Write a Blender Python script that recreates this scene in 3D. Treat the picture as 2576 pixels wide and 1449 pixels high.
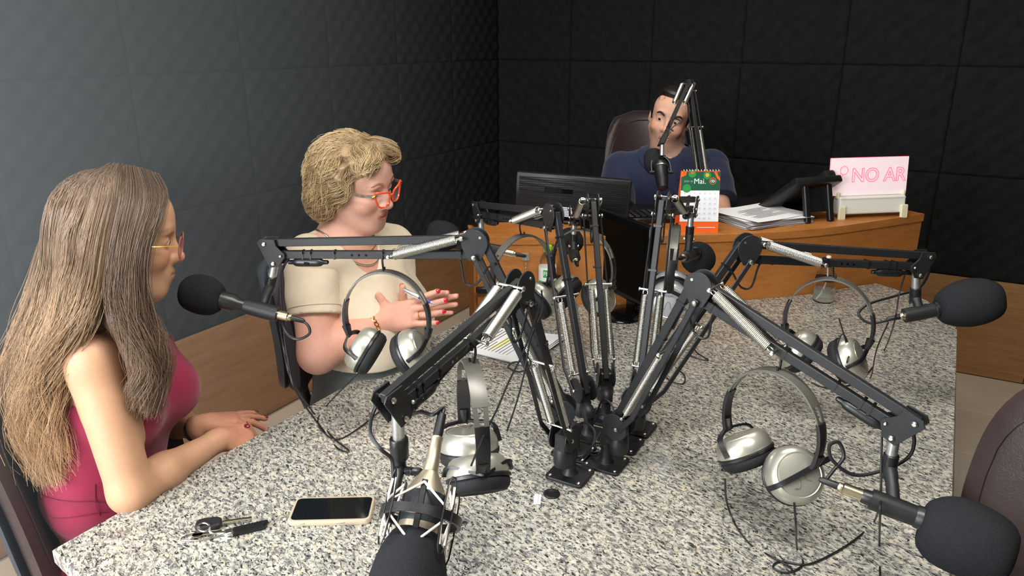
import bpy, bmesh, math, random
import numpy as np
from mathutils import Vector, Matrix, noise as mnoise

scene = bpy.context.scene
for o in list(bpy.data.objects):
    bpy.data.objects.remove(o, do_unlink=True)
COL = scene.collection
random.seed(7)
RNG = np.random.RandomState(11)

# ------------------------------------------------------------------ camera
FPX = 1900.0
PITCH = math.radians(18.23)
YAW = math.radians(29.61)
CAM = np.array([2.502, -4.2245, 1.62])
FW = np.array([-math.sin(YAW) * math.cos(PITCH), math.cos(YAW) * math.cos(PITCH), -math.sin(PITCH)])
RT = np.array([math.cos(YAW), math.sin(YAW), 0.0])
UP = np.cross(RT, FW)
cd = bpy.data.cameras.new('camera')
cd.sensor_fit = 'HORIZONTAL'
cd.sensor_width = 36.0
cd.lens = 36.0 * FPX / 2576.0
cd.clip_start = 0.02
cam = bpy.data.objects.new('camera', cd)
COL.objects.link(cam)
cam.location = CAM
cam.rotation_euler = (math.pi / 2 - PITCH, 0, YAW)
scene.camera = cam

# ------------------------------------------------------------------ world, lights, exposure
world = bpy.data.worlds.new('world')
scene.world = world
world.use_nodes = True
bg = world.node_tree.nodes['Background']
bg.inputs[0].default_value = (0.75, 0.85, 1.0, 1)
bg.inputs[1].default_value = 0.35

def area(name, loc, target, sx, sy, power, color=(1, 1, 1)):
    l = bpy.data.lights.new(name, 'AREA')
    l.shape = 'RECTANGLE'
    l.size = sx
    l.size_y = sy
    l.energy = power
    l.color = color
    o = bpy.data.objects.new(name, l)
    COL.objects.link(o)
    o.location = loc
    d = Vector(target) - Vector(loc)
    o.rotation_euler = d.to_track_quat('-Z', 'Y').to_euler()
    return o

# daylight through the big window in the near wall (left of and behind the camera)
area('window_daylight', (0.88, -5.22, 1.55), (1.15, -2.6, 1.0), 1.55, 1.55, 94, (0.90, 0.96, 1.0))
# two ceiling fixtures
area('ceiling_light_near', (2.3, -3.5, 2.69), (2.3, -3.5, 0), 1.1, 0.5, 22, (1.0, 0.97, 0.92))
area('ceiling_light_far', (1.8, -1.9, 2.69), (1.8, -1.9, 0), 1.1, 0.5, 6, (1.0, 0.96, 0.90))

scene.view_settings.view_transform = 'Standard'
scene.view_settings.look = 'None'
scene.view_settings.gamma = 1.0
scene.view_settings.use_curve_mapping = False
scene.view_settings.exposure = 0.88

# ------------------------------------------------------------------ helpers
def ray(px, py):
    return FW + RT * (px - 1288.0) / FPX - UP * (py - 724.5) / FPX
def U(px, py, depth):
    return CAM + ray(px, py) * depth
def Z(px, py, z):
    r = ray(px, py)
    return CAM + r * ((z - CAM[2]) / r[2])
def onplane(px, py, p0, n):
    r = ray(px, py)
    return CAM + r * (((np.array(p0) - CAM) @ n) / (r @ n))
def V3(*a):
    return np.array(a, float)
def nrm(v):
    v = np.asarray(v, float)
    return v / (np.linalg.norm(v) + 1e-12)
def frame(axis, hint=(0, 0, 1)):
    """rows: x,y,z with z=axis"""
    z = nrm(axis)
    h = np.asarray(hint, float)
    if abs(z @ nrm(h)) > 0.98:
        h = np.array([1.0, 0, 0])
    x = nrm(np.cross(h, z))
    y = np.cross(z, x)
    return x, y, z

def s2l(c):
    return tuple(((x / 255.0) / 12.92 if x / 255.0 <= 0.04045 else (((x / 255.0) + 0.055) / 1.055) ** 2.4) for x in c)

ORG = {}
def thing(name, label, cat, loc, group=None):
    o = bpy.data.objects.new(name, None)
    o.empty_display_size = 0.05
    COL.objects.link(o)
    o.location = loc
    ORG[o.name] = np.array(loc, float)
    o['label'] = label
    o['category'] = cat
    if group:
        o['group'] = group
    return o
def join(*parts):
    V = []; F = []; n = 0
    for p in parts:
        v, f = p
        v = np.asarray(v, float)
        V.append(v)
        F += [tuple(i + n for i in q) for q in f]
        n += len(v)
    return np.concatenate(V), F
def obj(name, vf, mat, parent=None, smooth=True, label=None, cat=None, group=None, kind=None, angle=40, org=None):
    v, f = vf
    v = np.asarray(v, float)
    if parent is not None:
        org = ORG[parent.name]
    elif org is None:
        c = (v.min(0) + v.max(0)) / 2
        org = np.array([c[0], c[1], v[:, 2].min()])
    me = bpy.data.meshes.new(name)
    me.from_pydata((v - org).tolist(), [], [list(map(int, q)) for q in f])
    me.update()
    if mat is not None:
        me.materials.append(mat)
    if smooth:
        me.polygons.foreach_set('use_smooth', [True] * len(me.polygons))
        if angle:
            try:
                me.set_sharp_from_angle(angle=math.radians(angle))
            except Exception:
                pass
    o = bpy.data.objects.new(name, me)
    COL.objects.link(o)
    if parent is not None:
        o.parent = parent
    else:
        o.location = org
    ORG[o.name] = np.array(org, float)
    if label: o['label'] = label
    if cat: o['category'] = cat
    if group: o['group'] = group
    if kind: o['kind'] = kind
    return o

# ---- primitive geometry (V,F)
_bc = {}
def box(c, s, ax=None, bev=0.0, seg=1):
    """box with centre c, size s, axes rows ax, bevel bev"""
    s = np.asarray(s, float)
    key = (tuple(np.round(s, 5)), round(bev, 5), seg)
    if key not in _bc:
        bm = bmesh.new()
        bmesh.ops.create_cube(bm, size=1.0)
        for v in bm.verts:
            v.co = Vector((v.co.x * s[0], v.co.y * s[1], v.co.z * s[2]))
        if bev > 0:
            b = min(bev, 0.49 * s.min())
            bmesh.ops.bevel(bm, geom=list(bm.edges), offset=b, segments=seg, profile=0.5, affect='EDGES')
        bm.verts.ensure_lookup_table()
        for i, v in enumerate(bm.verts): v.index = i
        _bc[key] = (np.array([v.co[:] for v in bm.verts]), [tuple(v.index for v in f.verts) for f in bm.faces])
        bm.free()
    v, f = _bc[key]
    if ax is None:
        ax = np.eye(3)
    ax = np.asarray(ax, float)
    return v @ ax + np.asarray(c, float), f
def lathe(prof, p0, axis, n=20, hint=(0, 0, 1), sx=1.0, sy=1.0):
    """prof: list of (r, h) along axis from p0; closed with caps where r>0"""
    x, y, z = frame(axis, hint)
    p0 = np.asarray(p0, float)
    V = []; F = []
    m = len(prof)
    for r, h in prof:
        for k in range(n):
            a = 2 * math.pi * k / n
            V.append(p0 + z * h + x * (math.cos(a) * r * sx) + y * (math.sin(a) * r * sy))
    for i in range(m - 1):
        for k in range(n):
            k2 = (k + 1) % n
            F.append((i * n + k, i * n + k2, (i + 1) * n + k2, (i + 1) * n + k))
    F.append(tuple(range(n))[::-1])
    F.append(tuple((m - 1) * n + k for k in range(n)))
    return np.array(V), F
def cyl(a, b, r0, r1=None, n=14, bev=0.0):
    a = np.asarray(a, float); b = np.asarray(b, float)
    if r1 is None: r1 = r0
    L = np.linalg.norm(b - a)
    if bev > 0:
        prof = [(r0 - bev, 0), (r0, bev), (r1, L - bev), (r1 - bev, L)]
    else:
        prof = [(r0, 0), (r1, L)]
    return lathe(prof, a, b - a, n)
def catmull(P, sub=6, closed=False):
    P = np.asarray(P, float)
    n = len(P)
    if n < 3 and not closed:
        return P
    out = []
    rng = n if closed else n - 1
    for i in range(rng):
        if closed:
            p0, p1, p2, p3 = P[(i - 1) % n], P[i], P[(i + 1) % n], P[(i + 2) % n]
        else:
            p1, p2 = P[i], P[i + 1]
            p0 = P[i - 1] if i > 0 else 2 * p1 - p2
            p3 = P[i + 2] if i + 2 < n else 2 * p2 - p1
        for k in range(sub):
            t = k / sub
            out.append(0.5 * ((2 * p1) + (-p0 + p2) * t + (2 * p0 - 5 * p1 + 4 * p2 - p3) * t * t + (-p0 + 3 * p1 - 3 * p2 + p3) * t ** 3))
    if not closed:
        out.append(P[-1])
    return np.array(out)
def tube(P, r, n=8, closed=False, cap=True, flat=None, hint=(0, 0, 1)):
    """sweep a circle (or ellipse flat=(rx,ry)) along polyline P with parallel transport; r scalar or list"""
    P = np.asarray(P, float)
    m = len(P)
    T = np.zeros_like(P)
    if closed:
        T = np.roll(P, -1, 0) - np.roll(P, 1, 0)
    else:
        T[1:-1] = P[2:] - P[:-2]; T[0] = P[1] - P[0]; T[-1] = P[-1] - P[-2]
    T /= (np.linalg.norm(T, axis=1, keepdims=True) + 1e-12)
    x, y, _ = frame(T[0], hint)
    V = []
    rr = np.broadcast_to(np.asarray(r, float), (m,))
    for i in range(m):
        x = x - T[i] * (x @ T[i]); x = nrm(x); y = np.cross(T[i], x)
        for k in range(n):
            a = 2 * math.pi * k / n
            if flat is None:
                V.append(P[i] + rr[i] * (x * math.cos(a) + y * math.sin(a)))
            else:
                V.append(P[i] + rr[i] * (x * math.cos(a) * flat[0] + y * math.sin(a) * flat[1]))
    F = []
    for i in range(m if closed else m - 1):
        j = (i + 1) % m
        for k in range(n):
            k2 = (k + 1) % n
            F.append((i * n + k, i * n + k2, j * n + k2, j * n + k))
    if cap and not closed:
        F.append(tuple(range(n))[::-1]); F.append(tuple((m - 1) * n + k for k in range(n)))
    return np.array(V), F
def sweep(P, sec, hint=None, up=None, closed=False):
    """sweep 2D section (list of (a,b)) along P; section axes: side = cross(T,up_i), up_i"""
    P = np.asarray(P, float); m = len(P)
    T = np.zeros_like(P)
    if closed:
        T = np.roll(P, -1, 0) - np.roll(P, 1, 0)
    else:
        T[1:-1] = P[2:] - P[:-2]; T[0] = P[1] - P[0]; T[-1] = P[-1] - P[-2]
    V = []
    for i in range(m):
        t = nrm(T[i]); u = np.asarray(up[i] if np.ndim(up) == 2 else up, float)
        u = nrm(u - t * (u @ t)); s = np.cross(t, u)
        se = sec(i / (m - 1)) if callable(sec) else sec
        for a, b in se:
            V.append(P[i] + s * a + u * b)
    n = len(V) // m
    F = []
    for i in range(m if closed else m - 1):
        j = (i + 1) % m
        for k in range(n):
            k2 = (k + 1) % n
            F.append((i * n + k, j * n + k, j * n + k2, i * n + k2))
    if not closed:
        F.append(tuple(range(n))); F.append(tuple((m - 1) * n + k for k in range(n))[::-1])
    return np.array(V), F
def prism(poly, o, x, y, t, bev=0.0):
    """extrude 2D polygon (in frame o,x,y) by +-t/2 along cross(x,y)"""
    o = np.asarray(o, float); x = nrm(x); y = nrm(y); z = np.cross(x, y)
    poly = np.asarray(poly, float)
    n = len(poly)
    if bev > 0:
        c = poly.mean(0)
        d = poly - c
        inn = c + d * (1 - bev / (np.linalg.norm(d, axis=1, keepdims=True) + 1e-9))
        rings = [(inn, -t / 2), (poly, -t / 2 + bev), (poly, t / 2 - bev), (inn, t / 2)]
    else:
        rings = [(poly, -t / 2), (poly, t / 2)]
    V = []; F = []
    for p, h in rings:
        for a, b in p:
            V.append(o + x * a + y * b + z * h)
    for i in range(len(rings) - 1):
        for k in range(n):
            k2 = (k + 1) % n
            F.append((i * n + k, i * n + k2, (i + 1) * n + k2, (i + 1) * n + k))
    F.append(tuple(range(n))[::-1]); F.append(tuple((len(rings) - 1) * n + k for k in range(n)))
    return np.array(V), F
def ellipsoid(c, r, ax=None, n=16, m=10):
    ax = np.eye(3) if ax is None else np.asarray(ax, float)
    V = []; F = []
    for i in range(m + 1):
        th = math.pi * i / m
        for k in range(n):
            a = 2 * math.pi * k / n
            V.append((math.sin(th) * math.cos(a) * r[0], math.sin(th) * math.sin(a) * r[1], math.cos(th) * r[2]))
    for i in range(m):
        for k in range(n):
            k2 = (k + 1) % n
            F.append((i * n + k, (i + 1) * n + k, (i + 1) * n + k2, i * n + k2))
    return np.array(V) @ ax + np.asarray(c, float), F
def helix(a, b, R, wire, turns, seg=10, sides=4):
    a = np.asarray(a, float); b = np.asarray(b, float)
    x, y, z = frame(b - a)
    L = np.linalg.norm(b - a)
    N = turns * seg
    t = np.arange(N + 1) / seg * 2 * math.pi
    P = a + np.outer(np.arange(N + 1) / N * L, z) + R * (np.outer(np.cos(t), x) + np.outer(np.sin(t), y))
    rad = nrm_rows(np.outer(np.cos(t), x) + np.outer(np.sin(t), y))
    V = np.zeros((N + 1, sides, 3))
    for k in range(sides):
        q = 2 * math.pi * k / sides
        V[:, k] = P + wire * (math.cos(q) * rad + math.sin(q) * z)
    F = []
    for i in range(N):
        for k in range(sides):
            k2 = (k + 1) % sides
            F.append((i * sides + k, (i + 1) * sides + k, (i + 1) * sides + k2, i * sides + k2))
    return V.reshape(-1, 3), F
def nrm_rows(a):
    return a / (np.linalg.norm(a, axis=1, keepdims=True) + 1e-12)
def rrect(w, h, r, n=5):
    pts = []
    for cx, cy, a0 in ((w / 2 - r, h / 2 - r, 0), (-w / 2 + r, h / 2 - r, 90), (-w / 2 + r, -h / 2 + r, 180), (w / 2 - r, -h / 2 + r, 270)):
        for i in range(n + 1):
            a = math.radians(a0 + 90 * i / n)
            pts.append((cx + r * math.cos(a), cy + r * math.sin(a)))
    return pts
def grid(fn, nu, nv):
    V = [fn(i / nu, j / nv) for j in range(nv + 1) for i in range(nu + 1)]
    F = [(j * (nu + 1) + i, j * (nu + 1) + i + 1, (j + 1) * (nu + 1) + i + 1, (j + 1) * (nu + 1) + i) for j in range(nv) for i in range(nu)]
    return np.array(V, float), F
_txt = {}
def text_vf(s, size, o, x, y, depth=0.0006, align='CENTER', shear=0.0, bold=0.0):
    key = (s, align, bold)
    if key not in _txt:
        cu = bpy.data.curves.new('txt', 'FONT')
        cu.body = s
        cu.size = 1.0
        cu.align_x = align
        cu.align_y = 'CENTER'
        cu.offset = bold
        cu.resolution_u = 4
        t = bpy.data.objects.new('txt', cu)
        COL.objects.link(t)
        bpy.context.view_layer.update()
        dg = bpy.context.evaluated_depsgraph_get()
        me = t.evaluated_get(dg).to_mesh()
        v = np.array([p.co[:] for p in me.vertices]); f = [tuple(p.vertices) for p in me.polygons]
        t.evaluated_get(dg).to_mesh_clear()
        bpy.data.objects.remove(t, do_unlink=True)
        bpy.data.curves.remove(cu)
        _txt[key] = (v, f)
    v, f = _txt[key]
    x = nrm(x); y = nrm(y); z = np.cross(x, y)
    o = np.asarray(o, float)
    W = o + np.outer(v[:, 0] * size + v[:, 1] * size * shear, x) + np.outer(v[:, 1] * size, y) + z * depth
    return W, f

# ------------------------------------------------------------------ materials
MATS = {}
def mat(name, col, rough=0.5, metal=0.0, spec=0.5, var=0.0, vscale=20.0, bump=0.0, bscale=200.0, emit=None, estr=0.0, trans=0.0, ior=1.45, alpha=1.0, coat=0.0, sheen=0.0, sss=0.0):
    if name in MATS:
        return MATS[name]
    m = bpy.data.materials.new(name)
    m.use_nodes = True
    nt = m.node_tree
    b = nt.nodes['Principled BSDF']
    c = (*s2l(col), 1.0)
    b.inputs['Base Color'].default_value = c
    b.inputs['Roughness'].default_value = rough
    b.inputs['Metallic'].default_value = metal
    b.inputs['Specular IOR Level'].default_value = spec
    b.inputs['IOR'].default_value = ior
    b.inputs['Transmission Weight'].default_value = trans
    b.inputs['Alpha'].default_value = alpha
    b.inputs['Coat Weight'].default_value = coat
    b.inputs['Sheen Weight'].default_value = sheen
    if sss:
        b.inputs['Subsurface Weight'].default_value = sss
        b.inputs['Subsurface Radius'].default_value = (0.012, 0.005, 0.003)
        b.inputs['Subsurface Scale'].default_value = 0.5
    if emit is not None:
        b.inputs['Emission Color'].default_value = (*s2l(emit), 1)
        b.inputs['Emission Strength'].default_value = estr
    tc = nt.nodes.new('ShaderNodeTexCoord')
    if var > 0:
        n = nt.nodes.new('ShaderNodeTexNoise')
        n.inputs['Scale'].default_value = vscale
        n.inputs['Detail'].default_value = 4
        nt.links.new(tc.outputs['Object'], n.inputs['Vector'])
        r = nt.nodes.new('ShaderNodeValToRGB')
        r.color_ramp.elements[0].position = 0.3
        r.color_ramp.elements[1].position = 0.7
        r.color_ramp.elements[0].color = (*[max(0, x * (1 - var)) for x in c[:3]], 1)
        r.color_ramp.elements[1].color = (*[min(1, x * (1 + var)) for x in c[:3]], 1)
        nt.links.new(n.outputs['Fac'], r.inputs['Fac'])
        nt.links.new(r.outputs['Color'], b.inputs['Base Color'])
    if bump > 0:
        n2 = nt.nodes.new('ShaderNodeTexNoise')
        n2.inputs['Scale'].default_value = bscale
        n2.inputs['Detail'].default_value = 3
        nt.links.new(tc.outputs['Object'], n2.inputs['Vector'])
        bp = nt.nodes.new('ShaderNodeBump')
        bp.inputs['Strength'].default_value = bump
        bp.inputs['Distance'].default_value = 0.002
        nt.links.new(n2.outputs['Fac'], bp.inputs['Height'])
        nt.links.new(bp.outputs['Normal'], b.inputs['Normal'])
    MATS[name] = m
    return m
def ramp(nt, src, stops):
    r = nt.nodes.new('ShaderNodeValToRGB')
    e = r.color_ramp.elements
    while len(e) < len(stops):
        e.new(0.5)
    for i, (p, c) in enumerate(stops):
        e[i].position = p
        e[i].color = (*s2l(c), 1) if max(c) > 1 else (*c, 1)
    nt.links.new(src, r.inputs['Fac'])
    return r.outputs['Color']
def mixc(nt, fac, a, b, mode='MIX'):
    m = nt.nodes.new('ShaderNodeMix')
    m.data_type = 'RGBA'
    m.blend_type = mode
    for sock, val in ((m.inputs[0], fac), (m.inputs[6], a), (m.inputs[7], b)):
        if hasattr(val, 'is_linked') or hasattr(val, 'node'):
            nt.links.new(val, sock)
        else:
            sock.default_value = val
    return m.outputs[2]
def nz(nt, vec, scale, detail=3, rough=0.5, dist=0.0):
    n = nt.nodes.new('ShaderNodeTexNoise')
    n.inputs['Scale'].default_value = scale
    n.inputs['Detail'].default_value = detail
    n.inputs['Roughness'].default_value = rough
    n.inputs['Distortion'].default_value = dist
    nt.links.new(vec, n.inputs['Vector'])
    return n.outputs['Fac']
def mapping(nt, vec, scale=(1, 1, 1), rot=(0, 0, 0), loc=(0, 0, 0)):
    m = nt.nodes.new('ShaderNodeMapping')
    m.inputs['Scale'].default_value = scale
    m.inputs['Rotation'].default_value = rot
    m.inputs['Location'].default_value = loc
    nt.links.new(vec, m.inputs['Vector'])
    return m.outputs['Vector']
def newmat(name, rough=0.5, spec=0.5):
    m = bpy.data.materials.new(name)
    m.use_nodes = True
    nt = m.node_tree
    b = nt.nodes['Principled BSDF']
    b.inputs['Roughness'].default_value = rough
    b.inputs['Specular IOR Level'].default_value = spec
    tc = nt.nodes.new('ShaderNodeTexCoord')
    MATS[name] = m
    return m, nt, b, tc
def granite():
    m, nt, b, tc = newmat('granite', 0.18, 0.5)
    v = tc.outputs['Object']
    base = ramp(nt, nz(nt, v, 85, 4, 0.6), [(0.30, (132, 131, 124)), (0.45, (166, 163, 152)), (0.60, (184, 180, 166)), (0.75, (198, 195, 186))])
    cream = ramp(nt, nz(nt, v, 46, 2, 0.5), [(0.60, (0, 0, 0)), (0.70, (0.7, 0.7, 0.7))])
    base = mixc(nt, cream, base, (*s2l((190, 174, 140)), 1))
    va = mapping(nt, mapping(nt, v, rot=(0, 0, math.radians(22))), (1.0, 1.9, 1.0))
    gray = ramp(nt, nz(nt, va, 76, 5, 0.62, 0.6), [(0.42, (1, 1, 1)), (0.52, (0, 0, 0))])
    base = mixc(nt, gray, base, (*s2l((104, 103, 102)), 1))
    dark = ramp(nt, nz(nt, va, 104, 5, 0.64, 0.9), [(0.41, (1, 1, 1)), (0.455, (0, 0, 0))])
    base = mixc(nt, dark, base, (*s2l((40, 39, 42)), 1))
    nt.links.new(base, b.inputs['Base Color'])
    return m
def wood(name, c1, c2, c3, scale=(1.2, 1.2, 14), rough=0.38, spec=0.4):
    m, nt, b, tc = newmat(name, rough, spec)
    v = mapping(nt, tc.outputs['Object'], scale)
    n1 = nz(nt, v, 3.0, 6, 0.62, 0.6)
    col = ramp(nt, n1, [(0.28, c1), (0.5, c2), (0.72, c3)])
    v2 = mapping(nt, tc.outputs['Object'], tuple(s * 4 for s in scale))
    fine = ramp(nt, nz(nt, v2, 9.0, 3, 0.6), [(0.35, (0.80, 0.80, 0.80)), (0.65, (1, 1, 1))])
    col = mixc(nt, 1.0, col, fine, 'MULTIPLY')
    nt.links.new(col, b.inputs['Base Color'])
    return m
def foamwall():
    m, nt, b, tc = newmat('acoustic_foam', 0.95, 0.15)
    col = ramp(nt, nz(nt, tc.outputs['Object'], 30, 3), [(0.3, (25, 26, 27)), (0.7, (32, 33, 34))])
    nt.links.new(col, b.inputs['Base Color'])
    bp = nt.nodes.new('ShaderNodeBump')
    bp.inputs['Strength'].default_value = 0.25
    bp.inputs['Distance'].default_value = 0.001
    nt.links.new(nz(nt, tc.outputs['Object'], 700, 2), bp.inputs['Height'])
    nt.links.new(bp.outputs['Normal'], b.inputs['Normal'])
    return m
M_granite = granite()
M_graniteside = mat('granite_edge', (205, 202, 196), 0.3, var=0.15, vscale=60)
M_deskwood = wood('desk_wood', (164, 102, 48), (182, 116, 56), (192, 127, 66), (2.2, 2.2, 14))
M_panelwood = wood('panel_wood', (140, 100, 60), (158, 115, 72), (168, 126, 82), (1.3, 1.3, 13), 0.42)
M_foam = foamwall()
M_tile = mat('floor_tile', (205, 192, 172), 0.25, var=0.06, vscale=6)
M_grout = mat('grout', (150, 138, 122), 0.9)
M_plaster = mat('plaster', (215, 212, 205), 0.9, var=0.04, vscale=3)
M_arm = mat('arm_black', (30, 31, 33), 0.45, spec=0.4, bump=0.15, bscale=900)
M_blk = mat('plastic_black', (24, 24, 26), 0.35, bump=0.1, bscale=600)
M_gloss = mat('gloss_black', (9, 10, 11), 0.10, spec=0.4)
M_rubber = mat('cable_black', (22, 22, 25), 0.45)
M_steel = mat('zinc_steel', (205, 203, 195), 0.28, metal=1.0, var=0.08, vscale=80)
M_spring = mat('spring_steel', (214, 212, 204), 0.3, metal=1.0)
M_tubeS = mat('galvanised_tube', (190, 192, 192), 0.4, metal=0.9, var=0.15, vscale=90)
M_silver = mat('silver_plastic', (190, 188, 176), 0.3, metal=0.75, var=0.03, vscale=30)
M_silver2 = mat('bright_silver', (222, 224, 228), 0.22, metal=0.7)
M_band = mat('band_grey', (98, 96, 90), 0.38, metal=0.3)
M_cush = mat('cushion_black', (20, 20, 22), 0.75, bump=0.5, bscale=350)
M_mfoam = mat('mic_foam', (38, 39, 42), 0.97, spec=0.1, bump=0.9, bscale=900, var=0.15, vscale=500)
M_nickel = mat('nickel', (196, 186, 160), 0.25, metal=1.0)
M_champ = mat('champagne_metal', (190, 178, 155), 0.35, metal=0.85)
M_white = mat('white_plastic', (226, 224, 214), 0.45)
M_ivory = mat('ivory_plastic', (222, 212, 180), 0.5)
M_paper = mat('paper', (236, 236, 238), 0.8)
M_ink = mat('ink', (95, 95, 102), 0.8)
M_hilite = mat('highlighter', (228, 222, 60), 0.7)
M_leather = mat('brown_leather', (54, 42, 42), 0.42, spec=0.5, bump=0.35, bscale=260, var=0.08, vscale=40)
M_shell = mat('chair_shell', (52, 58, 66), 0.5, bump=0.1, bscale=300)
M_gold = mat('gold', (212, 170, 80), 0.22, metal=1.0)
# ------------------------------------------------------------------ room shell
RX, RY, RZ = 4.4, -5.3, 2.7
M_wallpaint = mat('dark_wall_paint', (34, 35, 36), 0.9, var=0.1, vscale=5)
def struct(name, vf, m, parent=None, smooth=False):
    o = obj(name, vf, m, parent, smooth=smooth)
    if parent is None:
        o['kind'] = 'structure'
    return o
floor = struct('floor', box((RX / 2, RY / 2, -0.055), (RX + 0.4, -RY + 0.4, 0.10)), M_grout)
TS = 0.45
tile_me = None
for i in range(10):
    for j in range(12):
        x0 = 0.03 + i * TS; y0 = -0.02 - (j + 1) * TS
        if x0 + TS > RX + 0.2 or y0 < RY - 0.3: continue
        c = np.array([x0 + TS / 2, y0 + TS / 2, -0.004])
        if tile_me is None:
            t0 = obj('floor_tile', box(c, (TS - 0.004, TS - 0.004, 0.008), bev=0.0012), M_tile, floor, smooth=False)
            tile_me = (t0.data, c)
        else:
            t = bpy.data.objects.new('floor_tile', tile_me[0])
            COL.objects.link(t); t.parent = floor
            t.location = c - tile_me[1]
wl = struct('wall_left', box((-0.06, RY / 2, RZ / 2), (0.10, -RY + 0.2, RZ)), M_wallpaint)
wb = struct('wall_back', box((RX / 2, 0.06, RZ / 2), (RX + 0.2, 0.10, RZ)), M_wallpaint)
wr = struct('wall_right', box((RX + 0.05, RY / 2, RZ / 2), (0.10, -RY + 0.2, RZ)), M_wallpaint)
# near wall with the window opening
wx0, wx1, wz0, wz1 = 0.08, 1.68, 0.75, 2.35
yy = RY - 0.05
wf = struct('wall_front', join(box((wx0 / 2 - 0.05, yy, RZ / 2), (wx0 + 0.1, 0.1, RZ)),
                               box(((wx1 + RX) / 2, yy, RZ / 2), (RX - wx1, 0.1, RZ)),
                               box(((wx0 + wx1) / 2, yy, wz0 / 2), (wx1 - wx0, 0.1, wz0)),
                               box(((wx0 + wx1) / 2, yy, (wz1 + RZ) / 2), (wx1 - wx0, 0.1, RZ - wz1))), M_plaster)
w1 = struct('window_1', join(*[box(c, s, bev=0.003) for c, s in (
    (((wx0 + wx1) / 2, yy, wz0 + 0.025), (wx1 - wx0, 0.06, 0.05)), (((wx0 + wx1) / 2, yy, wz1 - 0.025), (wx1 - wx0, 0.06, 0.05)),
    ((wx0 + 0.025, yy, (wz0 + wz1) / 2), (0.05, 0.06, wz1 - wz0)), ((wx1 - 0.025, yy, (wz0 + wz1) / 2), (0.05, 0.06, wz1 - wz0)),
    (((wx0 + wx1) / 2, yy, (wz0 + wz1) / 2), (0.05, 0.06, wz1 - wz0)))]), M_white)
struct('pane', box(((wx0 + wx1) / 2, yy - 0.01, (wz0 + wz1) / 2), (wx1 - wx0 - 0.04, 0.006, wz1 - wz0 - 0.04)), mat('window_glass', (255, 255, 255), 0.02, trans=1.0), w1)
ce = struct('ceiling', box((RX / 2, RY / 2, RZ + 0.05), (RX + 0.3, -RY + 0.3, 0.1)), M_plaster)
for nm, cx, cy in (('near the camera', 2.3, -3.5), ('over the desk', 1.8, -1.9)):
    t = thing('ceiling_light', 'white framed ceiling light panel %s' % nm, 'ceiling light', (cx, cy, RZ - 0.03), 'ceiling lights')
    obj('light_frame', join(box((cx, cy + 0.29, RZ - 0.01), (1.24, 0.04, 0.03)), box((cx, cy - 0.29, RZ - 0.01), (1.24, 0.04, 0.03)),
                            box((cx + 0.6, cy, RZ - 0.01), (0.04, 0.54, 0.03)), box((cx - 0.6, cy, RZ - 0.01), (0.04, 0.54, 0.03))), M_white, t, smooth=False)
    obj('diffuser', box((cx, cy, RZ - 0.003), (1.16, 0.54, 0.006)), mat('diffuser', (250, 248, 240), 0.6, emit=(255, 246, 232), estr=1.5), t, smooth=False)

# acoustic foam panels, each 0.5 m square, egg-crate relief; wooden dado below them
PN = 36
def panel_vf():
    s = 0.4985; per = 5
    V = []; F = []
    for j in range(PN + 1):
        for i in range(PN + 1):
            u = i / PN; v = j / PN
            e = min(u, v, 1 - u, 1 - v)
            k = min(1.0, e / 0.014)
            a = math.cos(2 * math.pi * (u * per + 0.25)) * math.cos(2 * math.pi * (v * per + 0.25))
            h = 0.014 + 0.0150 * (0.5 + 0.5 * math.copysign(abs(a) ** 0.8, a))
            V.append((u * s - s / 2, -(0.012 + (h - 0.012) * (0.55 + 0.45 * k)), v * s - s / 2))
    n = PN + 1
    for j in range(PN):
        for i in range(PN):
            F.append((j * n + i, j * n + i + 1, (j + 1) * n + i + 1, (j + 1) * n + i))
    rim = [i for i in range(n)] + [j * n + PN for j in range(1, n)] + [PN * n + i for i in range(PN - 1, -1, -1)] + [j * n for j in range(PN - 1, 0, -1)]
    b0 = len(V)
    for r in rim:
        V.append((V[r][0], 0.0, V[r][2]))
    m = len(rim)
    for k in range(m):
        F.append((rim[k], b0 + k, b0 + (k + 1) % m, rim[(k + 1) % m]))
    return np.array(V), F
pv = panel_vf()
p_me = bpy.data.meshes.new('foam_panel')
p_me.from_pydata(pv[0].tolist(), [], [list(q) for q in pv[1]])
p_me.materials.append(M_foam)
p_me.polygons.foreach_set('use_smooth', [True] * len(p_me.polygons))
def panel(parent, loc, rz):
    o = bpy.data.objects.new('foam_panel', p_me)
    COL.objects.link(o)
    o.parent = parent
    o.location = np.array(loc) - ORG[parent.name]
    o.rotation_euler = (0, 0, rz)
for r in range(4):
    zc = 1.25 + 0.5 * (r - 1) - 0.005 * 0
    if zc + 0.25 > RZ: continue
    for k in range(9):
        panel(wb, (0.0 + 0.25 + 0.5 * k, 0.008, zc), 0.0)
    for k in range(9):
        panel(wl, (-0.008, -0.02 - 0.25 - 0.5 * k, zc), math.pi / 2)
for i, (pa, loc, ax) in enumerate(((wl, (-0.002, -2.3, 0.25), 0), (wb, (2.2, 0.002, 0.25), 1))):
    L = 1.5
    for k in range(3):
        if ax == 0:
            c = (0.002, -0.02 - L * (k + 0.5), 0.25); s = (0.03, L - 0.003, 0.5)
        else:
            c = (0.02 + L * (k + 0.5), -0.002, 0.25); s = (L - 0.003, 0.03, 0.5)
        obj('wood_panel', box(c, s, bev=0.002), M_panelwood, pa, smooth=False)

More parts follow.
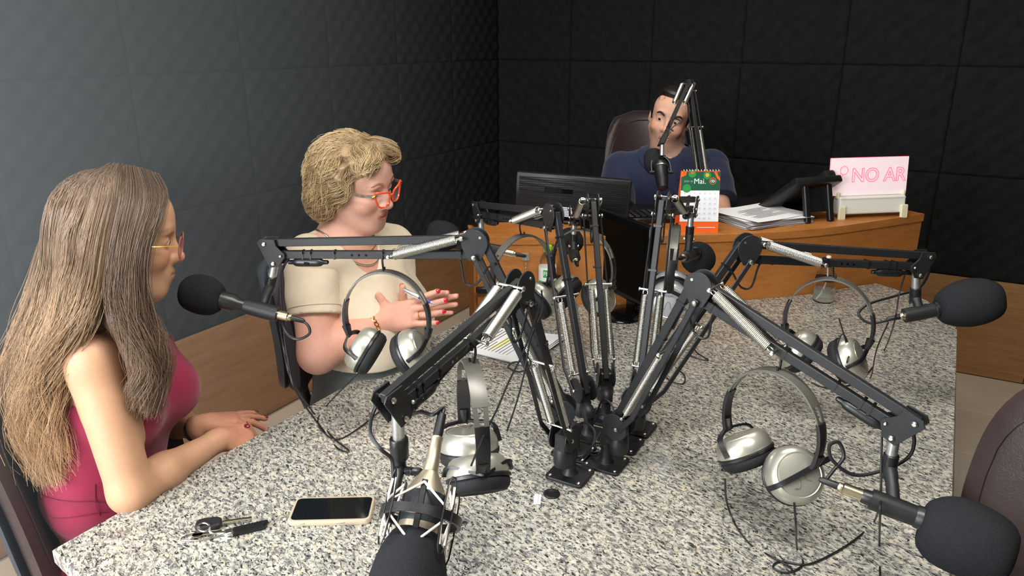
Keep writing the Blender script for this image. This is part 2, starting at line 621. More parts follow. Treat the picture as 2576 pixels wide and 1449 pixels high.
# ------------------------------------------------------------------ studio table
TT = 0.76
DF = np.array([(1.20, -2.17), (1.48, -2.005), (1.75, -1.835), (1.97, -1.675), (2.17, -1.48), (2.32, -1.275), (2.47, -1.05)])
def off(poly, d):
    poly = np.asarray(poly); n = len(poly); out = []
    for i in range(n):
        a = poly[max(i - 1, 0)]; b = poly[min(i + 1, n - 1)]
        t = nrm(b - a); out.append(poly[i] + d * np.array([t[1], -t[0]]))
    return np.array(out)
tb = thing('studio_table', 'long granite topped studio table in the middle of the room', 'table', (1.93, -2.7, 0))
dfo = off(DF, 0.004)
tpoly = [(1.236, -3.648), (2.0, -3.78), (2.60, -3.86), (2.62, -3.84), (2.625, -1.62), (2.60, -1.50), (2.53, -1.36), (2.44, -1.285), (2.36, -1.235)]
tpoly += [tuple(p) for p in dfo[::-1] if p[0] < 2.35 and p[0] > 1.25] + [(1.236, -2.155)]
obj('tabletop', prism(tpoly, (0, 0, TT - 0.015), (1, 0, 0), (0, 1, 0), 0.03, bev=0.003), M_granite, tb, smooth=False)
for cx, cy in ((1.55, -3.3), (2.35, -3.3), (1.60, -2.4), (2.35, -1.9)):
    obj('leg', box((cx, cy, (TT - 0.03) / 2), (0.09, 0.09, TT - 0.03), bev=0.004), M_blk, tb, smooth=False)
obj('apron', box((1.95, -2.85, TT - 0.075), (1.0, 1.2, 0.09), bev=0.004), M_blk, tb, smooth=False)

# ------------------------------------------------------------------ presenter's desk
DT = 1.0
dk = thing('presenter_desk', 'orange brown wooden desk with curved front behind the granite table', 'desk', (1.75, -1.5, 0))
back = np.array([(1.02, -1.93), (1.30, -1.50), (1.52, -1.36), (1.68, -1.22), (1.82, -1.06), (1.92, -0.90), (2.05, -0.72)])
sm = catmull(DF, 4)
ledge = off(sm, -0.20)
top = [tuple(p) for p in off(sm, 0.006)] + [tuple(p) for p in ledge[::-1]]
inner = [tuple(p) for p in off(sm, -0.203)] + [tuple(p) for p in back[::-1]]
obj('work_surface', prism(inner, (0, 0, DT - 0.014), (1, 0, 0), (0, 1, 0), 0.028), mat('black_laminate', (16, 16, 17), 0.5), dk, smooth=False)
obj('desk_top', prism(top, (0, 0, DT - 0.014), (1, 0, 0), (0, 1, 0), 0.028, bev=0.0015), M_deskwood, dk, smooth=False)
def ribbon(P, z0, z1, th):
    """vertical curved panel following P (front side), thickness th to the back"""
    Q = off(P, -th)
    V = []; n = len(P)
    for p in P: V += [(p[0], p[1], z0), (p[0], p[1], z1)]
    for p in Q: V += [(p[0], p[1], z0), (p[0], p[1], z1)]
    F = []
    for i in range(n - 1):
        a = 2 * i; b = 2 * n + 2 * i
        F += [(a, a + 2, a + 3, a + 1), (b, b + 1, b + 3, b + 2), (a + 1, a + 3, b + 3, b + 1), (a, b, b + 2, a + 2)]
    F += [(0, 1, 2 * n + 1, 2 * n), (2 * n - 2, 4 * n - 2, 4 * n - 1, 2 * n - 1)]
    return np.array(V), F
obj('front_panel', ribbon(sm, 0.0, DT - 0.028, 0.02), M_deskwood, dk, angle=30)
for a, b in ((DF[0], back[0]), (DF[-1], back[-1])):
    a3 = np.array([*a, 0]); b3 = np.array([*b, 0]); d = nrm(b3 - a3)
    L = np.linalg.norm(b3 - a3) - 0.04
    c = (a3 + b3) / 2 + d * 0.005; c[2] = (DT - 0.028) / 2
    obj('side_panel', box(c, (L, 0.02, DT - 0.03), (d, np.cross((0, 0, 1), d), (0, 0, 1))), M_deskwood, dk, smooth=False)
# lock plate with its hanging keys, and the dark pull on the desk's end
fd = nrm(np.array([*(DF[2] - DF[0]), 0.0])); fn = np.array([fd[1], -fd[0], 0])
lp = onplane(1322, 646, (*DF[1], 0.8), fn)
lk = obj('lock_plate', box(lp + fn * 0.001, (0.026, 0.026, 0.003), (fd, np.array([0, 0, 1.0]), fn), bev=0.0006), M_steel, dk, smooth=False)
obj('lock_barrel', join(cyl(lp + fn * 0.002, lp + fn * 0.007, 0.007), cyl(lp + fn * 0.007, lp + fn * 0.02, 0.0025)), M_steel, lk)
ch = []
for i in range(7):
    c = lp + fn * 0.014 + V3(0, 0, -0.006 - 0.007 * i)
    ring = [c + 0.004 * (math.cos(t) * (V3(0, 0, 1)) + math.sin(t) * (fd if i % 2 else fn) * 0.6) for t in np.linspace(0, 2 * math.pi, 9)[:-1]]
    ch.append(tube(ring, 0.0009, 5, closed=True))
obj('key_chain', join(*ch), M_nickel, lk)
hp = onplane(1216, 727, (*DF[0], 0.8), fn)
obj('pull_bar', join(box(hp + fn * 0.012, (0.05, 0.022, 0.016), (fd, V3(0, 0, 1), fn), bev=0.004)), M_blk, dk)
# ------------------------------------------------------------------ spring boom arms
UPV = V3(0, 0, 1)
def circ(r, n=22, a0=0, a1=360):
    return [(r * math.cos(math.radians(a0 + (a1 - a0) * i / n)), r * math.sin(math.radians(a0 + (a1 - a0) * i / n))) for i in range(n)]
def bar(a, b, w, h, wn, bev=0.0012):
    """bar from a to b: w along wn direction, h perpendicular"""
    a = np.asarray(a); b = np.asarray(b)
    d = nrm(b - a); s = nrm(np.asarray(wn) - d * (np.asarray(wn) @ d)); t = np.cross(d, s)
    return box((a + b) / 2, (np.linalg.norm(b - a), w, h), (d, s, t), bev=bev)
def bolt(c, n, L, r=0.0042):
    """bolt through centre c along n, total length L, domed heads at both ends"""
    a = c - n * L / 2; b = c + n * L / 2
    return join(cyl(a, b, r * 0.55, n=8), lathe([(r, 0), (r, 0.0018), (r * 0.6, 0.0034)], b - n * 0.001, n, 12), lathe([(r, 0), (r, 0.0018), (r * 0.6, 0.0034)], a + n * 0.001, -n, 12))
def spring_vf(a, b, R, wire, turns):
    d = nrm(b - a); L = np.linalg.norm(b - a)
    a2 = a + d * 0.012; b2 = b - d * 0.012
    x, y, z = frame(d)
    def loop(c, s):
        pts = [c + d * s * (-0.012 + R * 0.9 * (1 - math.cos(t))) + x * R * 0.75 * math.sin(t) for t in np.linspace(-2.6, 2.6, 9)]
        return tube(pts, wire * 0.95, 5)
    return join(helix(a2, b2, R, wire, turns, 10, 4), loop(a2, 1), loop(b2, -1))
TIES = 0
ARMS = {}
def boom_arm(key, base, e, h, label, tube_dir=(0, 0, -1), tube_len=0.05, hook_f=0.46, surface=TT, plate=True, hook=True, inline=True, sticker=True, boomscale=1.0):
    base = V3(base[0], base[1], surface); e = V3(*e); h = V3(*h)
    u = h - e; u[2] = 0; u = nrm(u); n = np.cross(UPV, u)
    t = thing('boom_arm', label, 'microphone arm', base, 'spring boom arms')
    pb = base + u * 0.028 + UPV * 0.105
    # base
    obj('base_plate', prism(rrect(0.084, 0.076, 0.01), base + UPV * 0.0035, (1, 0, 0), (0, 1, 0), 0.007, bev=0.0012), M_blk, t, angle=30)
    for sx in (-1, 1):
        for sy in (-1, 1):
            obj('screw', lathe([(0.0042, 0), (0.0040, 0.0015), (0.002, 0.003)], base + V3(sx * 0.032, sy * 0.028, 0.0066), UPV, 10), M_steel, t)
    obj('pedestal', lathe([(0.018, 0.0), (0.0135, 0.006), (0.0115, 0.016), (0.0115, 0.05)], base + UPV * 0.006, UPV, 18), M_arm, t)
    sk = catmull([base + UPV * 0.048, base + UPV * 0.060 + u * 0.004, base + UPV * 0.064 + u * 0.018, base + UPV * 0.064 + u * 0.03], 5)
    obj('socket', join(tube(sk, 0.0155, 14), lathe([(0.010, 0), (0.018, 0.004), (0.0205, 0.014), (0.0205, 0.036), (0.017, 0.044)], base + u * 0.030 + UPV * 0.036, UPV, 20)), M_arm, t)
    br = obj('bracket', box(base + u * 0.030 + UPV * 0.092, (0.032, 0.028, 0.044), (u, n, UPV), bev=0.003), M_arm, t, smooth=False)
    if sticker:
        sc = base + u * 0.030 + UPV * 0.088
        for s in (-1, 1):
            st = obj('sticker', box(sc + n * s * 0.0143, (0.022, 0.0006, 0.018), (u, n, UPV)), mat('sticker_grey', (128, 134, 142), 0.4), br, smooth=False)
    for s in (-1, 1):
        obj('pivot_disc', prism(circ(0.029), pb + n * s * 0.0185, u, UPV, 0.0032, bev=0.0006), M_arm, t, angle=30)
    # lower arm
    d1 = nrm(e - pb); q1 = nrm(-u - d1 * (-(u @ d1)))
    a0 = pb + q1 * 0.010; a1 = e - u * 0.014 + UPV * 0.008
    obj('main_bar', bar(a0 - d1 * 0.01, a1, 0.013, 0.016, n), M_arm, t, smooth=False)
    f1 = e - UPV * 0.028
    f0 = pb - q1 * 0.017
    dl = nrm(f1 - f0)
    for s in (-1, 1):
        k = f0 + dl * 0.055 - q1 * 0.008
        obj('side_bar', join(bar(f0 + q1 * 0.006 + n * s * 0.022, k + n * s * 0.027, 0.003, 0.011, n), bar(k + n * s * 0.027 - dl * 0.002, f1 + n * s * 0.0205 + dl * 0.006, 0.003, 0.011, n)), M_arm, t, smooth=False)
    obj('bolt', bolt(f1, n, 0.048, 0.005), M_steel, t)
    obj('bolt', bolt(pb - q1 * 0.006, n, 0.044), M_steel, t)
    pin = pb + d1 * 0.215 - q1 * 0.006
    obj('spring_pin', bolt(pin, n, 0.062, 0.0045), M_steel, t)
    obj('spring_pin', bolt(pb + d1 * 0.035 - q1 * 0.006, n, 0.052, 0.0035), M_steel, t)
    for s in (-1, 1):
        obj('spring', spring_vf(pb + d1 * 0.035 - q1 * 0.006 + n * s * 0.0165, pin + n * s * 0.0165, 0.0072, 0.0013, 54), M_spring, t, angle=None)
    # elbow
    ep = circ(0.0275, 18, -20, 215) + [(-0.020, -0.022), (-0.012, -0.037), (0.012, -0.037), (0.02, -0.022)]
    for s in (-1, 1):
        obj('elbow_plate', prism(ep, e + n * s * 0.0125, u, UPV, 0.003, bev=0.0006), M_arm, t, angle=30)
        obj('rivet', lathe([(0.0032, 0), (0.0028, 0.0012)], e + n * s * 0.0138 - u * 0.012 + UPV * 0.012, n * s, 10), M_steel, t)
    # upper arm
    d2 = nrm(h - e); q2 = nrm(UPV - d2 * (UPV @ d2))
    L2 = np.linalg.norm(h - e)
    tb0 = e + UPV * 0.006; tb1 = h + d2 * 0.0126 + q2 * 0.0175
    obj('top_bar', bar(tb0, tb1 + d2 * 0.004, 0.012, 0.0165, n), M_arm, t, smooth=False)
    bb0 = e - UPV * 0.027 + d2 * 0.004; bb1 = h - d2 * 0.0194 - q2 * 0.0097
    bd = nrm(bb1 - bb0); bq = nrm(q2 - bd * (q2 @ bd))
    boom = obj('boom_bar', bar(bb0, bb1 + bd * 0.004, 0.0125, 0.0165, n), M_arm, t, smooth=False)
    sp0 = e + d2 * 0.024 + q2 * 0.013
    sp1 = bb0 + bd * (L2 * 0.40) + bq * 0.001
    obj('spring_pin', bolt(sp0, n, 0.050, 0.0048), M_steel, t)
    obj('spring_pin', bolt(sp1, n, 0.054, 0.0048), M_steel, t)
    for s in (-1, 1):
        obj('spring', spring_vf(sp0 + n * s * 0.0195, sp1 + n * s * 0.0195, 0.0088, 0.00138, 47), M_spring, t, angle=None)
    for k in range(3):
        c = bb0 + bd * (L2 * (0.52 + 0.035 * k))
        obj('bar_hole', join(*[lathe([(0.0026, 0), (0.0026, 0.0006)], c + n * s * 0.0061, n * s, 10) for s in (-1, 1)]), M_gloss, boom)
    tiefr = [0.06, 0.44, 0.68, 0.80, 0.84, 0.94] if inline else [0.1, 0.5, 0.9]
    for f in tiefr:
        c = bb0 + bd * (L2 * f)
        obj('cable_tie', join(box(c, (0.004, 0.0146, 0.0186), (bd, n, bq)), box(c + n * 0.009 + bq * 0.006, (0.005, 0.005, 0.006), (bd, n, bq))), M_blk, boom, smooth=False)
    for f in (0.62, 0.86):
        c = a0 + (a1 - a0) * f
        obj('cable_tie', join(box(c, (0.004, 0.0152, 0.0182), (d1, n, q1)), box(c + n * 0.0095, (0.005, 0.005, 0.006), (d1, n, q1))), M_blk, t, smooth=False)
    if inline:
        c = bb0 + bd * (L2 * 0.82) - bq * 0.017
        prof = [(0.002, -0.045), (0.0045, -0.043), (0.005, -0.033), (0.0085, -0.028), (0.0095, -0.02), (0.0095, 0.02), (0.0085, 0.028), (0.005, 0.033), (0.0045, 0.043), (0.002, 0.045)]
        vc = obj('volume_control', lathe(prof, c, bd, 16, hint=n), M_gloss if False else M_blk, t)
        obj('dial', box(c + n * 0.0088, (0.012, 0.003, 0.006), (bd, n, bq), bev=0.001), M_gloss, vc)
    # elbow cable loop
    lp0 = bb0 + bd * 0.03 - bq * 0.009; lp1 = a1 - d1 * 0.06 - q1 * 0.012
    mid = (lp0 + lp1) / 2 - UPV * 0.045 + u * 0.006
    obj('cable', tube(catmull([lp0 + bd * 0.03, lp0, mid + u * 0.015, mid - u * 0.01, lp1, lp1 - d1 * 0.05], 6), 0.0022, 7), M_rubber, t)
    # head
    hpoly = [(0.028, 0.021), (0.020, 0.029), (-0.0107, 0.026), (-0.0126, 0.0116), (-0.020, 0.002), (-0.028, -0.0068), (-0.027, -0.0136), (-0.0107, -0.033), (0.0107, -0.034)]
    for s in (-1, 1):
        obj('head_plate', prism(hpoly, h + n * s * 0.0125, d2, q2, 0.003, bev=0.0006), M_arm, t, angle=30)
    for a_, c_ in ((0.0126, 0.0175), (-0.0194, -0.0097), (0.0, -0.0252)):
        obj('bolt', bolt(h + d2 * a_ + q2 * c_, n, 0.032, 0.0048 if c_ != -0.0097 else 0.0032), M_steel, t)
    td = nrm(tube_dir)
    m0 = h - q2 * 0.021; m1 = m0 + td * tube_len
    obj('mount_tube', cyl(m0, m1, 0.0088, n=16, bev=0.001), M_tubeS, t)
    hookpt = None
    if hook:
        hc = bb0 + bd * (L2 * hook_f)
        top = hc - bq * 0.004
        P = [top + n * 0.0075 + bq * 0.004, top + n * 0.0082 - UPV * 0.012, top + n * 0.004 - UPV * 0.030, top - UPV * 0.036, top - n * 0.004 - UPV * 0.030, top - n * 0.004 - UPV * 0.024]
        obj('hook', tube(catmull(P, 5), 0.0022, 8), M_blk, t)
        hookpt = top - UPV * 0.036
    ARMS[key] = dict(t=t, e=e, h=h, u=u, n=n, d2=d2, q2=q2, tip=m1, td=td, hook=hookpt, bb0=bb0, bd=bd, bq=bq, L2=L2, base=base)
    return ARMS[key]

def azi(e, phi, L, tilt):
    p = math.radians(phi); t = math.radians(tilt)
    return V3(*e) + L * V3(math.cos(p) * math.cos(t), math.sin(p) * math.cos(t), -math.sin(t))
boom_arm('A', (1.90, -2.89), (1.704, -2.971, 1.23), (1.305, -3.135, 1.197), 'black spring arm reaching left in front of the woman with red glasses', tube_dir=RT * -0.30 + V3(0, 0, -1), hook_f=0.44)
boom_arm('B', (1.931, -2.976), (1.915, -3.165, 1.225), (1.89, -3.48, 1.14), 'black spring arm reaching toward the camera carrying the shock mounted microphone', tube_dir=(0, 0, -1), tube_len=0.045, hook_f=0.42)
boom_arm('C', (1.896, -2.806), (1.746, -2.703, 1.238), (1.40, -2.465, 1.164), 'black spring arm reaching back left toward the orange desk corner', hook_f=0.36)
boom_arm('D', (1.900, -2.715), (1.785, -2.57, 1.242), azi((1.785, -2.57, 1.242), 121, 0.42, 16), 'black spring arm standing upright just left of the dark table monitor', hook_f=0.40)
boom_arm('E', (1.978, -2.72), (1.962, -2.574, 1.265), azi((1.962, -2.574, 1.265), 97, 0.42, 12), 'black spring arm standing upright just right of the dark table monitor', hook_f=0.40)
boom_arm('F', (1.978, -2.805), (2.173, -2.642, 1.205), (2.492, -2.374, 1.148), 'black spring arm reaching right in front of the clear pump bottle', tube_dir=RT * 0.12 + V3(0, 0, -1), hook_f=0.50)
boom_arm('G', (1.978, -2.898), (2.160, -2.935, 1.20), (2.512, -3.0, 1.047), 'black spring arm reaching to the lower right over the table edge', hook_f=0.42)

# ------------------------------------------------------------------ microphones in clips
def blob_foam(c, axis, r, L, seed=0):
    """open-cell windscreen: rounded, slightly uneven"""
    prof = []
    N = 16
    for i in range(N + 1):
        s = i / N
        a = -math.pi / 2 + math.pi * s
        rr = r * (max(0.0, math.cos(a)) ** 0.55)
        if s < 0.18: rr = max(rr, r * (0.40 + 1.9 * s))
        prof.append((max(rr, 0.002), L * (0.5 + 0.5 * math.sin(a)) ))
    v, f = lathe(prof, c - nrm(axis) * L / 2, axis, 28)
    rg = np.random.RandomState(seed)
    ph = rg.rand(6) * 6
    d = v - c
    s = 1 + 0.02 * np.sin(d[:, 0] * 70 + ph[0]) * np.sin(d[:, 1] * 65 + ph[1]) + 0.015 * np.sin(d[:, 2] * 90 + ph[2])
    return c + d * s[:, None], f
def clip_mic(key, label, tail, nose, foam_r, foam_L, foam_c=None, body_r=0.0125, cable=None, clip_at=0.45, logo=None):
    """dynamic microphone in a rubber clip: tail = connector end, nose = where the foam begins"""
    A = ARMS[key]
    tail = np.asarray(tail); nose = np.asarray(nose)
    ax = nrm(nose - tail); L = np.linalg.norm(nose - tail)
    t = thing('microphone', label, 'microphone', tail + (nose - tail) * 0.5, 'boom arm microphones')
    fc = nose + ax * foam_L * 0.42 if foam_c is None else np.asarray(foam_c)
    obj('windscreen', blob_foam(fc, ax, foam_r, foam_L, hash(key) % 50), M_mfoam, t, angle=None)
    b = obj('body', lathe([(0.0105, 0.038), (0.0115, 0.040), (body_r, 0.055), (body_r, L * 0.8), (body_r * 1.45, L * 0.86), (body_r * 1.5, L + 0.02)], tail, ax, 20), M_blk, t)
    obj('connector', lathe([(0.005, 0.0), (0.0075, 0.003), (0.0075, 0.008), (0.0095, 0.010), (0.0095, 0.044)], tail, ax, 18), M_nickel, t)
    obj('cable_boot', lathe([(0.0025, -0.028), (0.005, -0.024), (0.0062, 0.001)], tail, ax, 12), M_rubber, t)
    # rubber clip sleeve and joint up to the arm's tube
    c0 = tail + ax * (L * clip_at)
    tip = A['tip']; td = A['td']
    x, y, z = frame(ax, UPV)
    cl = obj('clip', join(lathe([(body_r + 0.004, -0.034), (body_r + 0.0045, 0.0), (body_r + 0.0035, 0.036)], c0, ax, 18),
                          tube(catmull([c0 + (tip - c0) * 0.0, c0 + (tip - c0) * 0.45, tip + td * 0.012], 4), [0.013, 0.011, 0.010, 0.010, 0.010, 0.010, 0.0115, 0.0115, 0.0115][:9], 12)), M_arm, t)
    obj('clip_collar', cyl(tip - td * 0.012, tip + td * 0.022, 0.0118, n=16, bev=0.0015), M_blk, cl)
    pv_ = tip + td * 0.026
    obj('clip_bolt', bolt(pv_, A['n'], 0.028, 0.0058), M_steel, cl)
    if cable is not None:
        obj('cable', tube(catmull(cable, 7), 0.0030, 8), M_rubber, t)
    return t

dA = 1.575
clip_mic('A', 'slim black microphone with foam windscreen pointing at the woman in burgundy', U(735, 800, dA), U(566, 756, dA), 0.041, 0.088, U(508, 741, dA), cable=[U(742, 803, dA), U(772, 815, dA), U(778, 840, dA), U(745, 853, dA), U(716, 830, dA + .01), U(708, 770, dA + .02), U(706, 700, dA + .02), U(718, 662, dA + .02), U(735, 640, dA + .02)])
clip_mic('F', 'slim black microphone with foam windscreen at the far right of the table', U(2262, 797, 1.70), U(2366, 776, 1.69), 0.053, 0.135, U(2440, 762, 1.68), cable=[U(2258, 798, 1.70), U(2225, 808, 1.70), U(2185, 812, 1.71), U(2160, 790, 1.72), U(2185, 765, 1.73), U(2250, 745, 1.74), U(2310, 725, 1.74), U(2335, 690, 1.73), U(2338, 668, 1.72)], clip_at=0.5)
clip_mic('G', 'slim black microphone with large foam windscreen above the right chair', U(2105, 1222, 1.21), U(2340, 1312, 1.16), 0.058, 0.128, U(2432, 1356, 1.14), cable=[U(2104, 1222, 1.21), U(2078, 1212, 1.22), U(2095, 1185, 1.22), U(2122, 1150, 1.22), U(2110, 1113, 1.22), U(2086, 1122, 1.22), U(2096, 1160, 1.22), U(2150, 1195, 1.22), U(2230, 1180, 1.22), U(2285, 1150, 1.22), U(2300, 1110, 1.21), U(2290, 1070, 1.21)], clip_at=0.62)
cC = ARMS['C']['tip']
clip_mic('C', 'slim black microphone behind the woman with red glasses, its foam showing above the arm', cC + RT * 0.10 + V3(0, 0, -0.055), cC - RT * 0.07 + V3(0, 0, -0.02), 0.042, 0.09, U(1112, 592, 2.12))
cD = ARMS['D']['tip']; uD = ARMS['D']['u']
clip_mic('D', 'slim black microphone hanging behind the upright arm left of the table monitor', cD - uD * 0.09 + V3(0, 0, -0.05), cD + uD * 0.07 + V3(0, 0, -0.04), 0.042, 0.09)
cE = ARMS['E']['tip']
clip_mic('E', 'slim black microphone with round foam in front of the orange desk below the calendar', cE - ARMS['E']['u'] * 0.10 + V3(0, 0, -0.055), cE + nrm(U(1765, 652, 2.28) - cE) * 0.08 + V3(0, 0, -0.03), 0.05, 0.10, U(1757, 650, 2.27))

# condenser microphone in its elastic cradle (nearest arm)
def condenser():
    A = ARMS['B']
    d0 = 1.02
    top = U(1100, 1100, 1.05); bot = U(1052, 1335, 0.985)
    ax = nrm(bot - top); L = np.linalg.norm(bot - top)
    t = thing('condenser_microphone', 'black and champagne studio microphone in an elastic cradle nearest the camera', 'microphone', bot, None)
    obj('windscreen', blob_foam(bot + ax * 0.088, ax, 0.0515, 0.175, 3), M_mfoam, t, angle=None)
    obj('connector', lathe([(0.0085, 0.0), (0.0085, 0.004), (0.0078, 0.005), (0.0095, 0.03), (0.0105, 0.048), (0.0098, 0.052)], top, ax, 20), M_champ, t)
    obj('cable_boot', lathe([(0.0035, -0.036), (0.0065, -0.034), (0.0072, -0.006), (0.0062, 0.001)], top, ax, 14), M_rubber, t)
    obj('tail_cone', lathe([(0.0115, 0.050), (0.0265, 0.077), (0.0268, 0.080)], top, ax, 28), M_champ, t)
    obj('body', lathe([(0.0262, 0.079), (0.0265, 0.082), (0.0268, L - 0.008), (0.0264, L - 0.006)], top, ax, 32), mat('mic_body_black', (34, 36, 40), 0.38), t)
    obj('collar', lathe([(0.0272, L - 0.008), (0.0272, L + 0.010), (0.0255, L + 0.012)], top, ax, 32), M_champ, t)
    # cradle: ring, four struts and elastic cords
    x, y, z = frame(ax, RT)
    cr = thing('shock_mount', 'black ring cradle with white elastic cords holding the studio microphone', 'shock mount', top + ax * 0.11)
    rc = top + ax * 0.112; R = 0.052
    obj('ring', sweep([rc + R * (math.cos(a) * x + math.sin(a) * y) for a in np.linspace(0, 2 * math.pi, 41)[:-1]], [(-0.0025, -0.006), (0.0025, -0.006), (0.0025, 0.006), (-0.0025, 0.006)], up=ax, closed=True), M_blk, cr, angle=35)
    cords = []
    for k in range(4):
        a = math.pi / 4 + k * math.pi / 2
        rad = math.cos(a) * x + math.sin(a) * y
        tan = -math.sin(a) * x + math.cos(a) * y
        p = rc + rad * (R + 0.002)
        wire = [p - ax * 0.040 - tan * 0.006, p - ax * 0.040 + tan * 0.006, p + ax * 0.038 + tan * 0.006, p + ax * 0.038 - tan * 0.006]
        obj('wire_arm', tube(catmull(wire, 3, True), 0.0013, 6, closed=True), M_blk, cr)
        a2 = a + math.pi / 4
        rad2 = math.cos(a2) * x + math.sin(a2) * y
        obj('clamp_strip', box(rc + rad2 * 0.0285, (0.088, 0.008, 0.0025), (ax, np.cross(ax, rad2), rad2), bev=0.0008), M_blk, cr, smooth=False)
        for s in (-1, 1):
            for sgn in (-1, 1):
                a3 = a + sgn * math.pi / 4
                r3 = math.cos(a3) * x + math.sin(a3) * y
                q0 = p + ax * s * 0.010 + tan * sgn * 0.006; q1 = rc + r3 * 0.031 + ax * s * 0.040
                q2 = p + ax * s * 0.037 + tan * sgn * 0.004
                obj('elastic_cord', tube([q1, q0, q2], 0.0018, 7), mat('elastic_white', (206, 198, 188), 0.7), cr)
    # stud and swivel up to the arm tube
    tip = A['tip']
    sw = tip + V3(0, 0, -0.045)
    side = rc + nrm(tip - rc - ax * ((tip - rc) @ ax)) * R
    obj('swivel_collar', lathe([(0.0125, 0), (0.0135, 0.002), (0.0135, 0.03), (0.011, 0.034)], tip + UPV * 0.006, -UPV, 20), M_blk, cr)
    obj('swivel', join(cyl(tip + UPV * -0.02, sw, 0.009, n=14), tube([sw + UPV * 0.006, (sw + side) / 2, side], [0.008, 0.007, 0.006], 12)), M_blk, cr)
    obj('wing_knob', join(box(sw + RT * 0.02 - FW * 0.012, (0.03, 0.009, 0.011), (RT, FW, UP), bev=0.004), cyl(sw, sw + RT * 0.02 - FW * 0.012, 0.006, n=12)), M_blk, cr)
    cb = top - ax * 0.034
    obj('cable', tube(catmull([top - ax * 0.03, cb - ax * 0.01, U(1088, 1043, 1.06), U(1060, 1036, 1.09), U(1035, 1040, 1.12), U(1060, 1010, 1.13), U(1110, 950, 1.14), U(1180, 870, 1.17)], 7), 0.0029, 8), M_rubber, t)
condenser()
obj('loose_cable', tube(catmull([U(968, 980, 1.09), U(938, 1040, 1.06), U(932, 1090, 1.05), U(958, 1130, 1.04), U(985, 1155, 1.05), U(990, 1200, 1.05)], 7), 0.0028, 8), M_rubber, label='short black cable looping off the nearest arm head', cat='cable')
